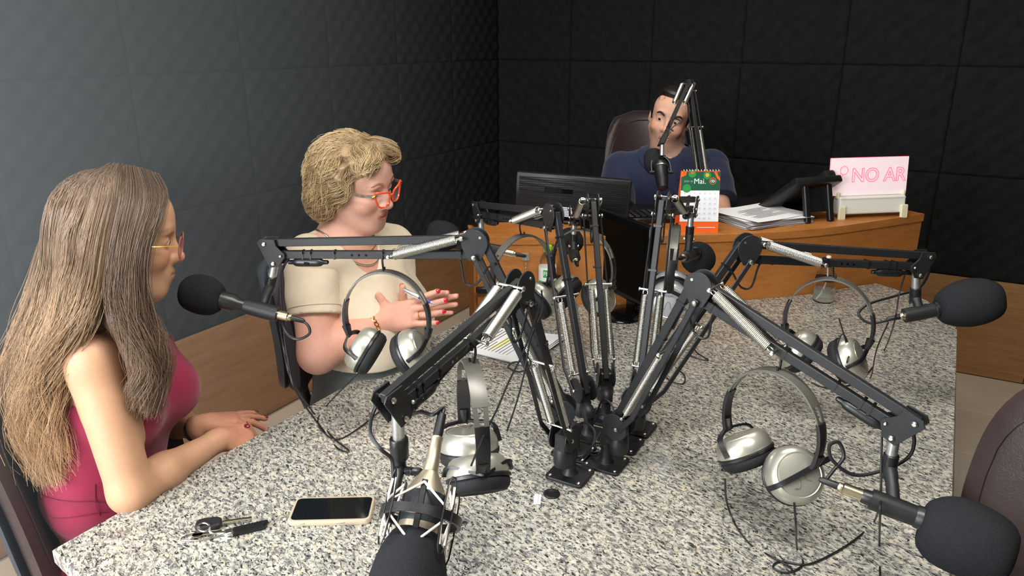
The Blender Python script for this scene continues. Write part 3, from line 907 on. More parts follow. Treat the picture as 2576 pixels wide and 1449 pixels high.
# ------------------------------------------------------------------ headphones hung on the arms
FH = nrm(V3(FW[0], FW[1], 0))
def headphones(label, top, xax, roll=0.0, nl=None, nr=None, cable=None, facing=0.0, silver=None, logo=False):
    """top: where the band hangs; xax: ear-to-ear direction (left cup at -x)"""
    silver = silver or M_silver
    x = nrm(xax); y = nrm(np.cross(UPV, x)); z = np.cross(x, y)
    if roll:
        x, z = x * math.cos(roll) + z * math.sin(roll), -x * math.sin(roll) + z * math.cos(roll)
    ax = np.array([x, y, z])
    top = np.asarray(top, float)
    W = lambda p: np.asarray(p, float) @ ax + top
    t = thing('headphones', label, 'headphones', W((0, 0, -0.2)), 'studio headphones')
    a, b = 0.092, 0.106
    arc = lambda th: V3(a * math.sin(th), 0, -b + b * math.cos(th))
    def strip(t0, t1, wid, th, nn=14, mid=0.0):
        P = [W(arc(q)) for q in np.linspace(t0, t1, nn)]
        up = [nrm(W(arc(q)) - W((0, 0, -b))) for q in np.linspace(t0, t1, nn)]
        def sec(s):
            w = wid * (1 - 0.35 * abs(2 * s - 1) ** 2 * mid)
            return [(-w, -th * 0.6), (w, -th * 0.6), (w * 1.02, 0), (w, th * 0.5), (0, th), (-w, th * 0.5), (-w * 1.02, 0)]
        return sweep(P, sec, up=np.array(up))
    D = math.pi / 180
    hb = obj('headband', strip(-52 * D, 52 * D, 0.0130, 0.0030, 18, 0.0), M_band, t)
    for s in (-1, 1):
        # split lower part of the band: two rails with an open slot between them
        for r in (-1, 1):
            P = []
            up = []
            for q in np.linspace(50, 74, 8):
                wobble = 0.0088 - 0.0022 * (q - 50) / 24
                P.append(W(arc(s * q * D) + V3(0, r * wobble, 0))); up.append(nrm(W(arc(s * q * D)) - W((0, 0, -b))))
            obj('band_rail', sweep(P, [(-0.0038, -0.0013), (0.0038, -0.0013), (0.0038, 0.0015), (-0.0038, 0.0015)], up=np.array(up)), M_band, hb, angle=35)
        obj('slider', strip(s * 68 * D, s * 114 * D, 0.0112, 0.0055, 10), M_blk, t)
        nv = (nl if s < 0 else nr)
        nv = V3(s * 0.86, 0, 0.5) if nv is None else V3(*nv)
        nv = nrm(nv)
        c = V3(s * 0.050, 0, -0.182) if nv[2] < 0.75 else V3(s * 0.045, 0, -0.176)
        NW = nrm(nv @ ax); cw = W(c)
        fy = nrm(y - NW * (y @ NW))
        # yoke: black fork from the slider's end around the cup to its two side pivots
        e0 = W(arc(s * 110 * D)); 
        pf = cw + fy * 0.054 + NW * 0.006; pk = cw - fy * 0.054 + NW * 0.006
        w2 = nrm(np.cross(NW, fy)); w2 = w2 if w2[2] > 0 else -w2
        crown = e0 - UPV * 0.004
        path = catmull([pf, pf * 0.58 + crown * 0.42 + fy * 0.014 + NW * 0.014, crown + fy * 0.006, crown - fy * 0.006, pk * 0.58 + crown * 0.42 - fy * 0.014 + NW * 0.014, pk], 6)
        obj('yoke', join(sweep(path, [(-0.0045, -0.0022), (0.0045, -0.0022), (0.0045, 0.0022), (-0.0045, 0.0022)], up=NW),
                         tube(catmull([W(arc(s * 100 * D)), W(arc(s * 108 * D)), crown], 4), [0.0095, 0.009, 0.0085, 0.008, 0.0075, 0.007, 0.0065, 0.006, 0.0055][:9], 10)), M_blk, t, angle=35)
        KC = 1.12
        sc_l = lambda pr_: [(r_ * KC, h_ * KC) for r_, h_ in pr_]
        cup = obj('cup', lathe(sc_l([(0.043, -0.002), (0.0455, 0.001), (0.0458, 0.006), (0.0440, 0.015), (0.0395, 0.0235), (0.0345, 0.0272), (0.0335, 0.0265), (0.0318, 0.0265), (0.031, 0.0278), (0.018, 0.0298), (0.002, 0.0302)]), cw, NW, 36), silver, t, angle=28)
        obj('rim', lathe(sc_l([(0.044, -0.006), (0.0472, -0.005), (0.0472, -0.001), (0.045, 0.0005)]), cw, NW, 32), M_blk, cup)
        # embossed swoosh on the outer face
        sw = [cw + NW * 0.0340 + fy * q[0] - w2 * q[1] for q in ((-0.020, 0.016), (-0.012, 0.019), (-0.007, 0.012), (-0.005, 0.003), (0.0, -0.001), (0.005, 0.003), (0.006, 0.012), (0.012, 0.018))]
        obj('swoosh', tube(catmull(sw, 4), 0.0006, 5), M_band, cup)
        if logo:
            obj('lettering', text_vf('PHILIPS', 0.0072, cw + NW * 0.0336 + w2 * 0.016, np.cross(w2, NW), w2, 0.0003), mat('print_dark', (60, 60, 64), 0.5), cup, smooth=False)
        obj('cushion', lathe(sc_l([(0.020, -0.013), (0.023, -0.020), (0.030, -0.0245), (0.038, -0.0235), (0.0435, -0.018), (0.0455, -0.010), (0.044, -0.004)]), cw, NW, 32), M_cush, t, angle=None)
        obj('ear_mesh', lathe([(0.022, -0.010), (0.022, -0.012)], cw, NW, 24), mat('ear_mesh', (14, 14, 15), 0.95, bump=0.6, bscale=1200), t)
    return t
def hk(k): return ARMS[k]['hook'] + V3(0, 0, 0.0035)
R3 = lambda r, f_, z_=0: RT * r + FH * f_ + UPV * z_
headphones('silver headphones hanging in front of the woman with red glasses', hk('A'), R3(0.98, -0.12))
headphones('silver headphones hanging nearest the camera beside the studio microphone', hk('B'), R3(0.22, -0.97), nl=(-0.25, 0.0, 0.97), nr=(-0.60, 0.0, 0.80))
headphones('dark headphones hanging before the orange desk next to the water bottle', hk('C'), R3(0.80, 0.55))
headphones('dark headphones hanging left of the table monitor screen', hk('D'), R3(0.85, -0.5))
headphones('headphones with bright silver cup hanging right of the table monitor', hk('E'), R3(-0.25, -0.95), silver=M_silver2, nr=(0.98, 0.0, 0.15), logo=True)
headphones('silver headphones with wound cable hanging in front of the clear pump bottle', hk('F'), R3(0.85, -0.5), nl=(-0.8, -0.1, 0.6))
headphones('silver headphones hanging at the right in front of the table edge', hk('G'), R3(0.66, -0.75), nl=(-0.55, 0.0, 0.83), nr=(0.62, -0.55, 0.56))

# ------------------------------------------------------------------ cables on and above the table
def cable(label, pts, r=0.002, sub=7):
    obj('audio_cable', tube(catmull(pts, sub), r, 7), M_rubber, label=label, cat='cable')
T0 = TT + 0.003
zt = lambda px, py: Z(px, py, T0)
cable('black cable falling from the left arm head down to the table edge', [U(712, 668, 1.59), U(700, 760, 1.60), U(712, 870, 1.60), U(735, 960, 1.58), zt(790, 1040), zt(835, 1098), zt(878, 1134), zt(850, 1128), zt(815, 1085), U(745, 985, 1.57), U(722, 900, 1.59), U(712, 800, 1.60)])
cable('thin black cable from the left headphones curling onto the table', [U(935, 905, 1.62), U(880, 960, 1.62), zt(822, 1020), zt(800, 1055), zt(812, 1085), zt(850, 1105), zt(905, 1075), zt(960, 1030)], 0.0016)
cable('thin black cable hanging from the nearest headphones cup', [U(1185, 1172, 1.10), U(1215, 1100, 1.13), U(1250, 1030, 1.18), U(1280, 960, 1.22), U(1310, 900, 1.26), U(1330, 850, 1.27), U(1355, 780, 1.28)], 0.0016)
cable('thin black cable strand swinging below the middle elbow', [U(1275, 1085, 1.30), U(1300, 1010, 1.31), U(1316, 950, 1.32), U(1326, 900, 1.32), U(1335, 850, 1.31), U(1365, 780, 1.31), U(1362, 730, 1.31)], 0.0016)
cable('small tangle of black cable dangling over the highlighted paper', [U(1300, 800, 1.34), U(1305, 860, 1.35), U(1315, 905, 1.36), U(1290, 912, 1.36), U(1278, 925, 1.36), U(1310, 935, 1.36), U(1335, 915, 1.36), U(1318, 880, 1.36), U(1310, 845, 1.35), U(1325, 800, 1.34)], 0.0016)
cable('thin black cable from the right headphones left cup to the table', [U(1824, 1205, 1.27), U(1828, 1260, 1.24), U(1850, 1320, 1.21), zt(1890, 1372), zt(1940, 1400), zt(1985, 1425), zt(2000, 1445)], 0.0018)
cable('thin black cable coiling on the table below the right headphones', [U(1998, 1265, 1.20), U(2002, 1320, 1.18), zt(2005, 1380), zt(2020, 1418), zt(1985, 1440), zt(1945, 1428), zt(1965, 1412), zt(2030, 1420), zt(2100, 1390), zt(2160, 1350), zt(2200, 1310), U(2212, 1270, 1.19)], 0.0018)
cable('black cable hanging straight down from the right arm to the table', [U(2219, 1085, 1.23), U(2217, 1150, 1.22), U(2216, 1240, 1.20), U(2214, 1290, 1.16), zt(2212, 1370), zt(2214, 1449)], 0.0019)
cable('black cable wound round the far right headphones', [U(2110, 800, 1.66), U(2125, 850, 1.66), U(2135, 900, 1.66), U(2115, 915, 1.66), U(2105, 880, 1.66), U(2120, 840, 1.66), U(2138, 880, 1.66), U(2130, 918, 1.66), zt(2140, 945), zt(2165, 965), zt(2190, 950), U(2205, 880, 1.75), U(2235, 810, 1.72)], 0.0016)
cable('pair of thin black cables falling below the far right microphone', [U(2283, 670, 1.72), U(2262, 740, 1.72), U(2250, 810, 1.72), zt(2225, 880), zt(2190, 930), zt(2150, 965), zt(2080, 975), zt(2040, 962)], 0.0018)
cable('thin black cable lying on the table behind the right arm elbow', [zt(1700, 925), zt(1722, 945), zt(1718, 965), zt(1690, 960), zt(1672, 945)], 0.0016)
cable('short black cable bit lying on the table beside the right headphones', [zt(1752, 850), zt(1748, 880), zt(1770, 898), zt(1782, 905), zt(1765, 905), zt(1735, 895)], 0.0016)
bx = [np.array([1.93, -2.83, 0]), ]
for i, (dx, dy, hgt, lab) in enumerate(((0.0, 0.02, 0.085, 'black cable arching between the arm bases, rear loop'), (0.012, -0.02, 0.07, 'black cable arching between the arm bases, middle loop'), (-0.012, -0.055, 0.06, 'black cable arching between the arm bases, front loop'))):
    c = V3(1.938 + dx, -2.82 + dy, TT)
    P = [c + V3(-0.035, 0.02, 0.045), c + V3(-0.02, 0.02, hgt), c + V3(0.01, 0.005, hgt * 0.95), c + V3(0.02, -0.015, 0.04), c + V3(0.005, -0.03, 0.012), c + V3(-0.012, -0.05, 0.011), c + V3(0.01, -0.065, 0.02), c + V3(0.03, -0.05, 0.05), c + V3(0.036, -0.02, 0.07)]
    cable(lab, P, 0.0024)

# ------------------------------------------------------------------ things on the table
def flat_axes(p, q):
    d = nrm(q - p); return d, np.cross(UPV, d)
# phone
p00, p10, p01 = Z(727, 1325, TT), Z(937, 1320, TT), Z(742, 1264, TT)
dx, dy = flat_axes(p00, p10)
pc = (p10 + p01) / 2; pc[2] = TT
ph = thing('smartphone', 'smartphone with dark screen in a pale gold clear case on the table', 'phone', pc)
obj('case', prism(rrect(0.154, 0.0785, 0.011), pc + UPV * 0.0056, dx, dy, 0.011, bev=0.0018), mat('phone_case', (206, 190, 165), 0.2, metal=0.35, coat=0.4), ph, angle=35)
obj('screen', prism(rrect(0.144, 0.0685, 0.0085), pc + UPV * 0.0113, dx, dy, 0.0006), mat('phone_screen', (14, 18, 20), 0.09), ph, angle=35)
for f, w in ((0.022, 0.016), (-0.048, 0.007)):
    obj('side_button', box(pc + dx * f - dy * 0.0393 + UPV * 0.006, (w, 0.0012, 0.0028), (dx, dy, UPV), bev=0.0006), M_champ, ph)
# keys
kp = Z(560, 1335, TT)
ks = thing('key_bunch', 'bunch of keys with black fob and silver clasp on the table', 'keys', kp)
def kz(px, py, z=0.004): return Z(px, py, TT + z)
k0 = kz(525, 1318, 0.008)
kd, ky = flat_axes(kz(500, 1322, 0.008), kz(612, 1306, 0.008))
obj('car_key_head', prism([(a_ * 1.0, b_ * 0.75) for a_, b_ in rrect(0.046, 0.04, 0.013)], k0, kd, ky, 0.011, bev=0.003), mat('key_black', (30, 31, 33), 0.5, bump=0.2, bscale=400), ks)
obj('key_blade', join(box(k0 + kd * 0.05, (0.052, 0.0075, 0.0022), (kd, ky, UPV), bev=0.0006), box(k0 + kd * 0.045, (0.04, 0.0022, 0.0032), (kd, ky, UPV))), M_nickel, ks, smooth=False)
f0, f1_ = kz(580, 1340, 0.006), kz(657, 1322, 0.006)
fd_, fy_ = flat_axes(f0, f1_)
fob = obj('pen_knife', prism([(0, -0.0085), (0.055, -0.0085), (0.061, 0.0), (0.063, 0.0085), (0, 0.0085)], f0 + fd_ * 0.004, fd_, fy_, 0.010, bev=0.003), M_blk, ks)
obj('metal_end', box(f0 - fd_ * 0.003, (0.016, 0.0165, 0.0105), (fd_, fy_, UPV), bev=0.002), M_steel, fob)
rc = kz(515, 1348, 0.002)
ring_pts = [rc + 0.040 * math.cos(q) * kd + 0.012 * math.sin(q) * ky + UPV * 0.001 for q in np.linspace(0, 2 * math.pi, 25)[:-1]]
obj('key_ring', tube(ring_pts, 0.0013, 6, closed=True), M_steel, ks)
obj('house_key', join(box(kz(520, 1342, 0.004), (0.05, 0.008, 0.002), (kd, ky, UPV), bev=0.0006), lathe([(0.009, 0), (0.009, 0.002)], kz(497, 1346, 0.003), UPV, 16)), M_nickel, ks, smooth=False)
cl_ = kz(513, 1326, 0.016)
loop = [cl_ + 0.013 * math.cos(q) * (kd * 0.8 - ky * 0.3) + 0.010 * math.sin(q) * ky + UPV * 0.002 * math.sin(q) for q in np.linspace(0.6, 2 * math.pi, 18)]
obj('clasp', join(tube(loop, 0.0018, 7), tube(catmull([loop[-1], kz(530, 1340, 0.012), kz(548, 1344, 0.006), kz(562, 1342, 0.005)], 5), 0.0020, 7)), M_steel, ks)
star = [((0.011 if i % 2 == 0 else 0.0045) * math.cos(i * math.pi / 5), (0.011 if i % 2 == 0 else 0.0045) * math.sin(i * math.pi / 5)) for i in range(10)]
obj('star_charm', prism(star, kz(567, 1356, 0.003), kd, ky, 0.002, bev=0.0005), mat('pearl', (225, 235, 238), 0.15, coat=0.6), ks)
# cap, scrap of clear tape
cc = Z(1388, 1244, TT)
cp = thing('grommet_cap', 'small round black cap lying on the table in front of the arm bases', 'cap', cc)
obj('disc', lathe([(0.0165, 0), (0.0170, 0.0025), (0.0155, 0.0042), (0.0115, 0.0046), (0.010, 0.0038)], cc, UPV, 28), M_blk, cp)
obj('notch', box(cc + V3(0.008, 0.004, 0.0046), (0.007, 0.003, 0.0012), bev=0.0004), M_gloss, cp)
tp = Z(1352, 1256, TT)
tx, ty = flat_axes(Z(1342, 1272, TT), Z(1346, 1238, TT))
obj('tape_scrap', join(box(tp + UPV * 0.0006, (0.034, 0.014, 0.0008), (tx, ty, UPV)), box(tp + UPV * 0.0014 + ty * 0.002, (0.030, 0.006, 0.0008), (tx, ty, UPV))), mat('clear_tape', (222, 226, 232), 0.25, alpha=0.75), smooth=False, label='small scrap of pale tape stuck to the table beside the black cap', cat='tape')
# stapled sheets with highlighted lines
q0, q1_, q2_, q3_ = Z(1165, 878, TT + .002), Z(1272, 822, TT + .002), Z(1412, 858, TT + .002), Z(1325, 918, TT + .002)
pxd = nrm(q3_ - q0); pyd = nrm(np.cross(UPV, pxd)); pcen = (q0 + q1_ + q2_ + q3_) / 4
pp = thing('printed_sheets', 'printed sheets with yellow highlighted lines lying on the table', 'paper', V3(pcen[0], pcen[1], TT))
def sheet(c, dxv, dyv, w, h_, curl, z0):
    def fn(u_, v_):
        lift = curl * (u_ ** 4) * (0.4 + 0.6 * v_)
        return c + dxv * (u_ - 0.5) * w + dyv * (v_ - 0.5) * h_ + UPV * (z0 + lift)
    return grid(fn, 14, 12)
for i in range(3):
    obj('sheet', sheet(pcen + pxd * 0.003 * i, pxd, pyd, 0.21, 0.235, 0.012 - 0.003 * i, 0.0008 + 0.0012 * (2 - i)), M_paper, pp, angle=None)
ln = []; hl = []
for i in range(15):
    yv = 0.10 - i * 0.0125
    w = 0.16 if i % 5 != 4 else 0.07
    b_ = box(pcen - pxd * yv + pyd * (-0.004 - (0.16 - w) / 2) + UPV * 0.0042, (0.0022, w, 0.0003), (pxd, pyd, UPV))
    ln.append(b_)
obj('printed_lines', join(*ln), M_ink, pp, smooth=False)
for i, (a_, w) in enumerate(((5, 0.10), (6, 0.12), (10, 0.05))):
    obj('highlight', box(pcen - pxd * (0.10 - a_ * 0.0125) + pyd * (-0.02 + 0.03 * i) + UPV * 0.0039, (0.007, w, 0.0003), (pxd, pyd, UPV)), M_hilite, pp, smooth=False)
# water bottle with green cap
def bottle(base, name, label, prof, capprof, capmat, n=24):
    t = thing(name, label, 'bottle', base)
    obj('bottle_body', lathe(prof, base, UPV, n), mat('clear_pet', (245, 250, 250), 0.04, trans=1.0, ior=1.22), t)
    return t
wb_ = Z(1376, 772, TT); 
wt = thing('water_bottle', 'clear water bottle with bright green cap near the desk', 'bottle', wb_)
M_pet = mat('clear_pet', (240, 246, 246), 0.05, trans=1.0, ior=1.12)
obj('bottle_body', lathe([(0.024, 0), (0.029, 0.004), (0.030, 0.02), (0.027, 0.035), (0.030, 0.05), (0.027, 0.062), (0.0295, 0.075), (0.0295, 0.085), (0.0295, 0.145), (0.028, 0.160), (0.020, 0.182), (0.0125, 0.195), (0.0125, 0.205)], wb_, UPV, 28), M_pet, wt)
lb = obj('label_wrap', lathe([(0.0299, 0.088), (0.0301, 0.089), (0.0301, 0.143), (0.0299, 0.144)], wb_, UPV, 32), mat('label_pale', (226, 230, 228), 0.45), wt)
def arcpatch(c, R, a0, a1, z0, z1, nn=10):
    return grid(lambda u_, v_: c + R * V3(math.cos(a0 + (a1 - a0) * u_), math.sin(a0 + (a1 - a0) * u_), 0) + UPV * (z0 + (z1 - z0) * v_), nn, 2)
va = math.atan2(CAM[1] - wb_[1], CAM[0] - wb_[0])
obj('label_green', join(arcpatch(wb_, 0.0304, va - 0.5, va + 1.1, 0.112, 0.138), arcpatch(wb_, 0.0304, va - 1.2, va + 1.2, 0.089, 0.099)), mat('label_green', (36, 158, 84), 0.45), lb)
vd = V3(math.cos(va), math.sin(va), 0); vs = np.cross(UPV, vd)
tv, tf = text_vf('FLOR', 0.019, (0, 0, 0), (1, 0, 0), (0, 1, 0), 0.0, bold=0.02)
ang = va + 0.28 + tv[:, 0] / 0.0308
obj('lettering', (wb_ + np.c_[0.0308 * np.cos(ang), 0.0308 * np.sin(ang), 0.125 + tv[:, 1]], tf), M_white, lb, smooth=False)
obj('screw_cap', lathe([(0.0148, 0.196), (0.0152, 0.198), (0.0150, 0.212), (0.0138, 0.215)], wb_, UPV, 28), mat('cap_green', (126, 196, 42), 0.4), wt)
# hand gel pump bottle
gb = Z(2070, 757, TT)
gt = thing('gel_bottle', 'clear pump bottle with white cap on the table by the desk', 'bottle', gb)
obj('bottle_body', lathe([(0.030, 0), (0.034, 0.004), (0.034, 0.085), (0.031, 0.100), (0.020, 0.116), (0.012, 0.122), (0.012, 0.132)], gb, UPV, 28), M_pet, gt)
obj('gel', lathe([(0.029, 0.003), (0.0325, 0.006), (0.0325, 0.045)], gb, UPV, 28), mat('gel', (225, 228, 222), 0.1, trans=0.85, ior=1.2), gt)
obj('dark_label_edge', lathe([(0.0343, 0.078), (0.0345, 0.079), (0.0345, 0.083), (0.0343, 0.084)], gb, UPV, 28), M_blk, gt)
obj('pump_cap', join(lathe([(0.0155, 0.128), (0.0155, 0.146), (0.012, 0.149), (0.008, 0.150), (0.008, 0.160), (0.0065, 0.162)], gb, UPV, 22)), M_white, gt)
obj('dip_tube', tube(catmull([gb + UPV * 0.13, gb + UPV * 0.08 + RT * 0.004, gb + UPV * 0.03 - RT * 0.008, gb + UPV * 0.008 - RT * 0.02], 5), 0.002, 7), M_white, gt)

# monitor standing on the table, screen turned to the guests
mr_t, mr_b = U(1636, 572, 2.28), None
zr = mr_t[2]
ml_t = Z(1440, 503, zr)
mx = ml_t - mr_t; mw = np.linalg.norm(mx); mx = mx / mw
mn = nrm(np.cross(UPV, mx)); mn = mn if mn @ (CAM - mr_t) > 0 else -mn
mh = 0.265
mc = (ml_t + mr_t) / 2 - UPV * mh / 2
bc = Z(1572, 792, TT)
mo = thing('table_monitor', 'glossy black monitor standing on the granite table', 'monitor', bc)
shell = obj('housing', box(mc - mn * 0.014, (mw, 0.03, mh), (mx, mn, UPV), bev=0.008, seg=3), M_gloss, mo)
obj('screen', box(mc + mn * 0.0016, (mw - 0.036, 0.002, mh - 0.04), (mx, mn, UPV)), mat('screen_black', (6, 8, 9), 0.35, spec=0.06), mo, smooth=False)
obj('back_cover', box(mc - mn * 0.036, (mw * 0.7, 0.02, mh * 0.7), (mx, mn, UPV), bev=0.008), M_blk, mo)
obj('neck', box(V3(bc[0], bc[1], 0) + UPV * (TT + 0.06) - mn * 0.03, (0.06, 0.02, 0.12), (mx, mn, UPV), bev=0.006), M_gloss, mo)
obj('foot', lathe([(0.088, 0), (0.090, 0.004), (0.080, 0.010), (0.03, 0.015)], bc, UPV, 40, sx=1.0, sy=0.8), M_gloss, mo)

# ------------------------------------------------------------------ things on the desk
zd = lambda px, py, z=0.0: Z(px, py, DT + z)
# monitor seen from behind
tl, tr = U(1298, 436, 2.66), U(1588, 459, 2.60)
bx_ = tr - tl; bx_[2] = 0; bw = np.linalg.norm(bx_); bx_ = bx_ / bw
bn = nrm(np.cross(bx_, UPV)); bn = bn if bn @ (CAM - tl) > 0 else -bn
topz = max(tl[2], tr[2])
cen = (tl + tr) / 2
hh = topz - DT - 0.025
cen[2] = DT + 0.025 + hh / 2
dm = thing('desk_monitor', 'black computer monitor with ribbed back on the presenter desk', 'monitor', V3(cen[0], cen[1], DT))
rolla = math.atan2(tr[2] - tl[2], bw)
bxr = nrm(bx_ * math.cos(rolla) + UPV * math.sin(rolla)); upr = np.cross(bn, bxr); upr = upr if upr[2] > 0 else -upr
hs = obj('housing', box(cen, (bw, 0.03, hh), (bxr, bn, upr), bev=0.008, seg=2), M_blk, dm)
nr = 22
for i in range(nr):
    zz = -hh / 2 + 0.014 + (hh - 0.03) * i / (nr - 1)
    pts = [cen + bxr * (bw * (s_ - 0.5) * 0.94) + bn * 0.0155 + upr * (zz + 0.0012 * math.sin(s_ * 9 + i * 1.7)) for s_ in np.linspace(0, 1, 14)]
    obj('rib', sweep(pts, [(-0.0022, -0.001), (0.0022, -0.001), (0.0012, 0.002), (-0.0012, 0.002)], up=bn), M_blk, hs, angle=30)
obj('nameplate', box(cen - bxr * bw * 0.12 + upr * hh * 0.12 + bn * 0.0165, (0.1, 0.003, 0.018), (bxr, bn, upr), bev=0.001), M_gloss, dm, smooth=False)
stk = obj('rating_label', box(cen - bxr * bw * 0.05 - upr * (hh * 0.38) + bn * 0.0185, (0.05, 0.001, 0.034), (bxr, bn, upr)), mat('label_bluewhite', (200, 212, 224), 0.5), dm, smooth=False)
obj('label_print', join(*[box(cen - bxr * bw * 0.05 - upr * (hh * 0.38 - 0.012 + 0.006 * i) + bn * 0.0191, (0.04 - 0.006 * (i % 3), 0.0004, 0.0015), (bxr, bn, upr)) for i in range(5)]), M_ink, stk, smooth=False)
obj('stand_foot', join(box(V3(cen[0], cen[1], DT + 0.006) - bn * 0.05, (0.2, 0.15, 0.012), (bx_, bn, UPV), bev=0.004), box(V3(cen[0], cen[1], DT + 0.08) - bn * 0.03, (0.05, 0.02, 0.14), (bx_, bn, UPV), bev=0.004)), M_blk, dm, smooth=False)
# keyboard
kc = zd(1655, 553, 0.012)
kx = nrm(zd(1720, 552) - zd(1600, 556)); kyv = np.cross(UPV, kx)
kb = thing('keyboard', 'black computer keyboard on the presenter desk beside the monitor', 'keyboard', V3(kc[0], kc[1], DT))
obj('tray', box(kc + kyv * 0.06, (0.42, 0.14, 0.018), (kx, kyv, UPV), bev=0.004), M_blk, kb, smooth=False)
kk = None
for r in range(5):
    for i in range(17):
        c = kc + kyv * (0.012 + 0.022 * r) + kx * (-0.19 + 0.0235 * i) + UPV * 0.012
        if kk is None:
            kk = obj('key', box(c, (0.019, 0.017, 0.008), (kx, kyv, UPV), bev=0.002), M_blk, kb, smooth=False); kk0 = c
        else:
            o = bpy.data.objects.new('key', kk.data); COL.objects.link(o); o.parent = kb; o.location = c - kk0
# tent calendar
c_bl, c_br = zd(1712, 584), zd(1806, 584)
cx_ = nrm(c_br - c_bl); cw_ = 0.132
cn = np.cross(cx_, UPV); cn = cn if cn @ (CAM - c_bl) > 0 else -cn
ctop_h = 0.205
ch_base = c_br - cx_ * cw_ / 2
lean = nrm(UPV - cn * 0.16); fn_ = nrm(np.cross(cx_, lean)); fn_ = fn_ if fn_ @ cn > 0 else -fn_
cal = thing('desk_calendar', 'spiral tent calendar with green header and orange base on the desk', 'calendar', ch_base)
M_or = mat('calendar_orange', (236, 98, 28), 0.5); M_gr = mat('calendar_green', (22, 84, 60), 0.5); M_gr2 = mat('calendar_light_green', (44, 140, 66), 0.5)
CP = lambda a_, b_, d_=0.0: ch_base + cx_ * a_ + lean * b_ + fn_ * d_
bl_lean = nrm(UPV + cn * 0.30)
apex = CP(0, ctop_h)
obj('stand_board', join(box(CP(0, ctop_h / 2, -0.0012), (cw_, ctop_h, 0.0016), (cx_, lean, fn_)), box(apex - bl_lean * 0.0 - (nrm(UPV - cn * -0.22)) * 0.10, (cw_, 0.2, 0.0016), (cx_, nrm(UPV + cn * 0.22), np.cross(cx_, nrm(UPV + cn * 0.22))))), M_or, cal, smooth=False)
obj('page', box(CP(0, 0.112, 0.0004), (cw_ - 0.002, 0.152, 0.0012), (cx_, lean, fn_)), mat('calendar_page', (232, 233, 238), 0.6), cal, smooth=False)
obj('header', box(CP(0, 0.171, 0.0012), (cw_ - 0.002, 0.062, 0.0006), (cx_, lean, fn_)), M_gr, cal, smooth=False)
for a_, b_, r_, m_ in ((-0.028, 0.196, 0.013, M_gr2), (0.022, 0.190, 0.013, M_gr2), (-0.045, 0.147, 0.014, M_gr2), (0.022, 0.191, 0.006, mat('calendar_yellow', (244, 160, 40), 0.5)), (-0.028, 0.199, 0.005, M_or)):
    obj('header_dot', lathe([(r_, 0), (r_, 0.0003)], CP(a_, b_, 0.0015 if r_ > 0.01 else 0.0019), fn_, 20), m_, cal, smooth=False)
for pts in ([(-0.065, 0.202), (-0.045, 0.202), (-0.050, 0.190), (-0.065, 0.184)], [(0.044, 0.202), (0.054, 0.202), (0.058, 0.190), (0.065, 0.180), (0.065, 0.172), (0.054, 0.182)]):
    obj('header_sweep', prism(pts, CP(0, 0, 0.0017), cx_, lean, 0.0003), M_or, cal, smooth=False)
lg = obj('emblem', lathe([(0.0115, 0), (0.0115, 0.0004)], CP(0.041, 0.171, 0.0016), fn_, 26), M_or, cal, smooth=False)
obj('emblem_ring', lathe([(0.0095, 0), (0.0095, 0.0004)], CP(0.041, 0.171, 0.0018), fn_, 26), M_gr, lg, smooth=False)
M_pw = mat('print_white', (240, 240, 240), 0.6)
obj('emblem_mark', join(*[tube([CP(0.041 + s_ * 0.0028 + dx_, 0.171 + dz_, 0.0026) for dx_, dz_ in ((0, 0.0045), (0.0042, 0), (0, -0.0045), (-0.0042, 0))], 0.0010, 5, closed=True) for s_ in (-1, 1)]), M_pw, lg)
obj('month_name', text_vf('Mai.', 0.025, CP(-0.002, 0.170, 0.0020), cx_, lean, 0.0), M_pw, cal, smooth=False)
obj('year_print', text_vf('2024  05', 0.0085, CP(-0.040, 0.170, 0.0020), cx_, lean, 0.0), mat('print_pale', (150, 180, 165), 0.6), cal, smooth=False)
obj('footer_print', text_vf('SOL', 0.0105, CP(-0.026, 0.016, 0.0004), cx_, lean, 0.0, bold=0.02), M_pw, cal, smooth=False)
obj('footer_line', box(CP(0.025, 0.016, 0.0004), (0.062, 0.0018, 0.0002), (cx_, lean, fn_)), M_pw, cal, smooth=False)
day = 0; cells = []; nums = []
for r in range(5):
    for c in range(7):
        if r == 0 and c < 3: continue
        day += 1
        if day > 31: continue
        p = CP(-0.052 + 0.0172 * c, 0.112 - 0.0165 * r, 0.0012)
        cells.append(box(p, (0.0145, 0.0135, 0.0006), (cx_, lean, fn_)))
        nums.append(text_vf(str(day), 0.0058, p, cx_, lean, 0.0005))
obj('day_cells', join(*cells), mat('calendar_cell', (222, 224, 230), 0.6), cal, smooth=False)
obj('day_numbers', join(*nums), M_ink, cal, smooth=False)
obj('weekday_row', join(*[text_vf(ch_, 0.0052, CP(-0.052 + 0.0172 * i, 0.130, 0.0012), cx_, lean, 0.0003) for i, ch_ in enumerate('DSTQQSS')]), M_ink, cal, smooth=False)
for i in range(13):
    c = CP(-0.058 + 0.0097 * i, ctop_h - 0.001, 0)
    obj('spiral_loop', tube([c + 0.0065 * (math.cos(q) * lean + math.sin(q) * fn_) + cx_ * 0.0012 * math.sin(q / 2) for q in np.linspace(0, 2 * math.pi, 11)[:-1]], 0.0009, 5, closed=True), M_steel, cal)
